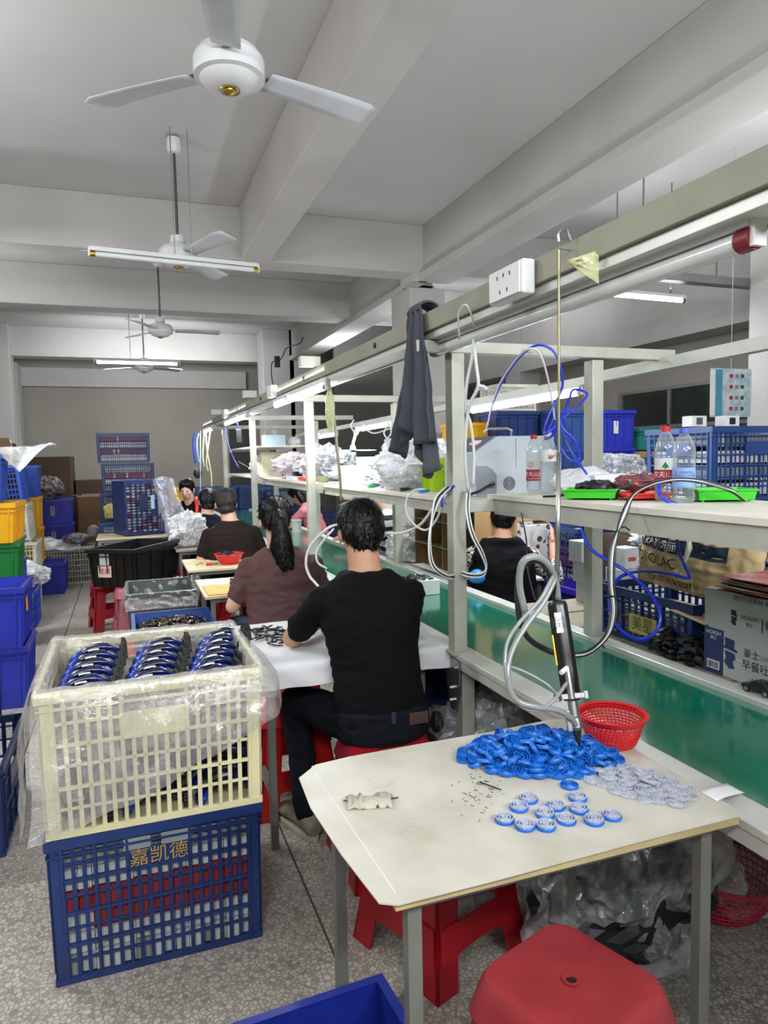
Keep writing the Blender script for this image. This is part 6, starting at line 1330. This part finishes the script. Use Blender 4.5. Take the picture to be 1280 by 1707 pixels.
# ================================================================ CABLES AND HOSES
blue_h = mat('blue_air_hose','#1b34d2',.3,spec=.7); whc = mat('white_flex','#d7dad8',.4); blkc = mat('black_flex','#17181b',.4)
cable('blue air hose looping over the cross beam and down to the shelf', [(812,705,2.62),(830,650,2.6),(862,600,2.5),(893,576,2.42),(922,585,2.38),(936,620,2.38),(936,650,2.4),(920,680,2.4),(907,715,2.4),(912,722,2.35),(935,700,2.35),(970,670,2.35),(978,655,2.38),(955,650,2.38),(948,672,2.35),(935,708,2.32),(958,735,2.3),(966,765,2.3),(950,767,2.3),(932,745,2.32)], .0048, blue_h, 'blue_hose', 'hose')
cable('second loop of blue air hose hanging behind the rod', [(928,690,2.45),(908,730,2.45),(925,722,2.4),(940,690,2.4),(948,665,2.42)], .0048, blue_h, 'blue_hose', 'hose')
cable('blue air hose dropping from the hanging loops to the shelf', [(936,705,2.36),(945,735,2.3),(960,765,2.2),(978,790,2.12)], .0042, blue_h, 'blue_hose', 'hose')
cable('thick blue air hose looping below the shelf in front of the navy crate', [(970,855,1.95),(972,890,1.92),(990,920,1.88),(1040,950,1.8),(1080,985,1.76),(1100,1020,1.74),(1095,1050,1.73),(1065,1066,1.74),(1030,1045,1.76),(1016,1005,1.78),(1030,965,1.80),(1070,952,1.84),(1120,957,1.88),(1148,964,1.9),(1142,945,1.88),(1130,915,1.84),(1128,875,1.8)], .0055, blue_h, 'blue_hose', 'hose')
cable('blue hose lying curled along the shelf front by the bottles', [(1098,800,1.77),(1100,825,1.74),(1125,840,1.72),(1180,846,1.66),(1240,847,1.58)], .0055, blue_h, 'blue_hose', 'hose')
cable('white flex rising over the cross beam beside the blue hose', [(810,715,2.62),(828,650,2.6),(855,605,2.5),(880,582,2.4),(900,590,2.38),(915,640,2.4),(925,700,2.42)], .004, whc)
cable('pair of white flexes hanging from the near tube lamp, left one', [(790,565,2.2),(786,600,2.22),(778,640,2.25),(776,680,2.28),(785,710,2.3),(790,760,2.32),(788,810,2.34)], .006, whc)
cable('pair of white flexes hanging from the near tube lamp, right one', [(790,570,2.2),(794,610,2.2),(797,643,2.2),(785,670,2.24),(778,700,2.28),(775,760,2.32),(780,820,2.36)], .006, whc)
cable('short loose end of white flex beside the hanging pair', [(797,643,2.2),(806,645,2.19),(812,650,2.18)], .007, whc)
cable('clear sleeve looped over the hanger of the tube lamp', [(766,565,2.2),(764,525,2.15),(775,508,2.1),(784,520,2.1),(790,545,2.15)], .003, whc)
for i, (lab, off, m_) in enumerate((('black flex in the bundle arching over the shelf to the welding gun', 0, blkc), ('clear flex in the bundle arching over the shelf to the welding gun', 7, whc), ('second black flex in the arching bundle', 13, blkc), ('grey flex in the arching bundle', 4, mat('grey_flex','#8d8f90',.4)))):
    cable(lab, [(1240,835,1.58+.01*i),(1215,818-off*.3,1.58),(1160,803-off*.3,1.62),(1110,803-off*.2,1.66),(1060,822-off*.2,1.66),(1035-off*.6+8,860,1.64),(1018+off*.6,910,1.62),(1014+off*.7,970,1.60),(1018+off*.7,1020,1.58),(1008+off*.5,1060,1.56),(980,1085+off*.4,1.54),(945,1090+off*.4,1.54)], .0036, m_, group=None)
for y_, (a, b_) in enumerate((((1036,880),(1046,884)),((1008,995),(1024,996)),((996,1073),(1004,1080)))):
    o = cable('cable tie round the arching flex bundle, %s' % ('upper','middle','lower')[y_], [(a[0],a[1],1.615-.02*y_),((a[0]+b_[0])/2,a[1]-2,1.60-.02*y_),(b_[0]+3,b_[1],1.615-.02*y_)], .0022, blkc, 'cable_tie', 'cable tie', k=3)
cable('thick grey clear hose loop above the welding gun, outer', [(925,1000,1.53),(922,970,1.5),(905,940,1.48),(885,935,1.48),(868,950,1.5),(862,985,1.52),(868,1040,1.55),(885,1068,1.56),(915,1085,1.56),(925,1088,1.55)], .0075, mat('dark_hose','#2a2c2e',.35), 'hose', 'hose')
cable('thick translucent hose loop above the welding gun', [(930,1000,1.52),(925,965,1.5),(910,937,1.47),(888,928,1.46),(870,940,1.47),(866,975,1.49),(875,1020,1.5)], .009, hose, 'hose', 'hose')
cable('translucent air hose sweeping left of the gun down to the fitting', [(922,960,1.48),(900,1000,1.46),(868,1035,1.45),(846,1070,1.44),(842,1110,1.42),(850,1150,1.41),(870,1178,1.40),(900,1183,1.39),(925,1165,1.39),(945,1138,1.42)], .0045, hose, 'hose', 'hose')
cable('thick translucent hose curving down to the gun nozzle', [(925,965,1.49),(905,1005,1.47),(872,1050,1.45),(850,1095,1.43),(848,1140,1.41),(862,1168,1.40),(890,1178,1.39),(925,1183,1.39),(950,1195,1.40),(960,1210,1.41)], .0070, hose, 'hose', 'hose')
cable('thin clear hose from the belt side to the gun clamp', [(838,1108,1.5),(870,1118,1.48),(910,1140,1.46),(935,1165,1.44)], .0036, hose, 'hose', 'hose')
cable('black wire hanging behind the hose loop', [(868,850,2.3),(877,900,2.1),(880,950,1.9),(892,1000,1.75)], .0025, blkc)
for i, off in enumerate((0, 5, 9)):
    cable('flex looped below the second shelf, %s strand' % ('outer','middle','inner')[i], [(752-off,812,2.48),(735-off,830,2.44),(722-off*.2,860,2.42),(715+off*.2,900,2.40),(718+off*.5,940,2.40),(735+off,958,2.42),(757,967-off,2.46)], .0038, [whc, blkc, whc][i])
    cable('flex loop hanging right of the first post, %s strand' % ('outer','middle','inner')[i], [(779+off*.5,815,2.44),(777+off*.5,850,2.42),(785+off*.5,890,2.40),(800+off*.5,920,2.40),(810+off*.1,945,2.40),(805-off*.2,960-off*.5,2.40),(785,962-off*.6,2.42),(770,958-off*.6,2.44)], .0038, [whc, blkc, whc][i])
cable('white cable bundle swinging from the second shelf toward the man', [(752,815,2.5),(738,825,2.6),(720,850,2.66),(700,875,2.75),(672,888,2.85),(645,889,2.95)], .006, whc)
cable('white cable loop dipping under the second shelf edge', [(752,818,2.5),(740,835,2.55),(728,865,2.6),(712,883,2.66),(695,878,2.72),(680,860,2.78),(677,835,2.82),(690,818,2.86),(708,815,2.9)], .0045, whc)
cable('blue flex pinned on the second shelf beside the post', [(757,810,2.46),(745,820,2.5),(738,826,2.54),(736,845,2.54)], .005, blue_h)
cable('white hose loop left of the man\'s head, outer', [(645,889,2.95),(600,878,3.1),(560,875,3.1),(535,890,3.05),(515,915,3.0),(510,940,2.95),(516,960,2.9),(524,970,2.85),(545,992,2.78),(575,1012,2.72),(600,1030,2.68)], .0058, whc, 'hose', 'hose')
cable('white hose loop left of the man\'s head, inner', [(556,882,3.1),(540,900,3.05),(528,920,3.02),(530,938,3.0),(545,948,2.96)], .005, whc, 'hose', 'hose')
cable('yellowish plastic strip and rod hanging from the rail above the man', [(545,630,3.85),(552,655,3.85),(556,690,3.84),(561,740,3.83),(567,800,3.82),(568,835,3.82)], [.016,.02,.014,.008,.006,.005]*5+[.005] if False else .008, mat('olive_rod','#8f8e76',.4,.4), 'hanging_rod', 'rod')
crumple('yellowish plastic scrap tied at the rail above the man', at(549,655,Y=3.8)+V((0,0,-.10)), (.05,.05,.22), tape, 131, 'tied_plastic_scrap', 'plastic scrap', .4, flat=False, n=12)
for i, (px, Y_, lab, m_) in enumerate(((325,10.4,'bundle of blue hoses hung at the far rail end',blue_h),(331,10.3,'pale blue hose in the far bundle',mat('pale_blue_hose','#7fa8e6',.4)))):
    cable(lab, [(px,722,Y_),(px-3,735,Y_),(px-2,755,Y_),(px+1,772,Y_)], .012, m_, 'hose', 'hose')
bpull = crumple('black hand tool hung below the far hose bundle', at(329,782,Y=10.3)+V((0,0,-.06)), (.12,.08,.14), mat('tool_blackgreen','#27302f',.4), 133, 'hand_tool', 'tool', .2, flat=False, n=10)
cable('thin pale rod hanging at the far rail end', [(334,718,10.2),(334,760,10.2),(334,800,10.2),(334,830,10.2)], .006, whc, 'rod', 'rod')
for i, (pts, m_) in enumerate((([(343,720,9.9),(345,750,9.9),(352,790,9.9),(353,812,9.9)],mat('yellow_white_strip','#dedca0',.5)), ([(350,720,9.7),(347,745,9.7),(344,770,9.7),(347,786,9.7)],mat('yellow_white_strip','#dedca0')), ([(340,722,9.8),(338,760,9.8),(341,780,9.8)],whc))):
    cable('pale strap hanging at the far lamps, %s' % ('longest','middle','shortest')[i], pts, .010, m_, 'strap', 'strap')
ad = thing('power_adapter', 'black power adapter hung on the near rail between two lit tubes', 'adapter', at(398,727,Y=7.3)); MB().box((0,0,0),(.06,.04,.14)).build('adapter_body', blackp, ad, bevel=.006); MB().tube(catmull([V((0,0,.07)),V((-.01,0,.14)),V((.0,0,.20))]), .006, 6).build('adapter_lead', blue_h, ad)
cable('blue lead drooping from the second post toward the third shelf', [(375,712,7.4),(382,745,7.3),(390,765,7.2),(398,780,7.1)], .004, blue_h)
cable('dark lead strung from the third shelf to the second post', [(398,770,7.2),(415,780,6.6),(432,795,6.0),(446,800,5.6)], .004, blkc)
for i, pts in enumerate(([(590,700,5.3),(585,710,5.3),(592,720,5.3),(604,716,5.3),(606,706,5.3)], [(606,714,5.2),(622,722,5.2),(640,718,5.2),(655,712,5.2)], [(560,715,5.5),(552,725,5.5),(540,728,5.5),(530,722,5.5)], [(645,700,5.0),(652,720,5.0),(645,735,5.0),(650,750,5.0)], [(650,705,5.0),(640,722,5.0),(650,738,5.0),(642,752,5.0)])):
    cable('curly white flex under the far tube lamps, %s' % ('first loop','long sag','left loop','hanging strand','crossing strand')[i], pts, .006, whc)
cable('black wire sagging from the ceiling by the far column', [(505,562,9.0),(500,572,9.2),(478,580,9.8),(472,592,10),(466,600,10.2),(453,606,10.4),(455,640,10.4),(468,660,10.4)], .008, blkc)
ap = thing('adapter', 'black adapter on the wire at the far column', 'adapter', at(462,603,Y=10.3)); MB().box((0,0,0),(.08,.05,.16)).build('adapter_body', blackp, ap, bevel=.01)
for i, y_ in enumerate((3.6, 7.9)):
    o = MB().box((0,0,0),(.05,.16,.09)).build('socket_box', white, loc=(1.06,y_+1.7 if i == 0 else y_,2.0), bevel=.006); tag(o, 'white socket box on the near rail at the %s lit tube' % ('first','second')[i], 'socket')
# stuff seen between the far people
p = at(620, 900, Y=6.1)
for k, nm in enumerate(('lowest','second','third','fourth','topmost')): carton('grey printed carton behind the man in black\'s head, ' + nm, (2.35, 7.0, .18*k+.0), (.5,.4,.178), mat('dark_grey_carton','#565a5c',.7), .1, group='grey cartons behind the man')
carton('small open tan carton on the grey cartons', (2.30, 7.0, .905), (.26,.2,.12), mat('light_cardboard','#b89a72'), .3, True); carton('small white box tilted on the grey cartons', (2.62, 6.95, .905), (.2,.2,.12), whitep, .5)
jar = MB().lathe([(.001,0),(.05,0),(.05,.12),(.055,.125),(.055,.14),(.001,.14)], 20).build('white_jar', white, loc=(1.75, 7.3, .726), smooth='auto'); jar.location = (1.70, 7.4, .706); tag(jar, 'white jar standing on the belt by the woman in pink', 'jar')
partpile('work_pieces', 'orange brown small parts before the woman in pink', (1.72, 8.0, .706), .08, .2, 60, [mat('tan_part','#b98a58',.5), mat('pale_part','#d9c9b8',.5)], None, .02, .04, 8)
wb = carton('white box of green parts on the belt beside the man\'s head', (1.55, 3.75, .706), (.24,.16,.085), whitep, 0, False); partpile('green_parts', None, (0,0,.085), .09, .06, 60, [mat('darkgreen_part','#27372c',.4), parts[2]], wb, .010, .02, 9)
crumple('crumpled white bag beyond the far rail next to the pigeonhole rack', (2.05, 5.05, .70), (.36,.4,.30), filmw, 141, amp=.5)
sp = crumple('small blue and silver foil scrap on the near rail by the man\'s elbow', (1.235, 3.05, .724), (.05,.06,.07), packm, 143, 'foil_scrap', 'scrap', .4, n=10)
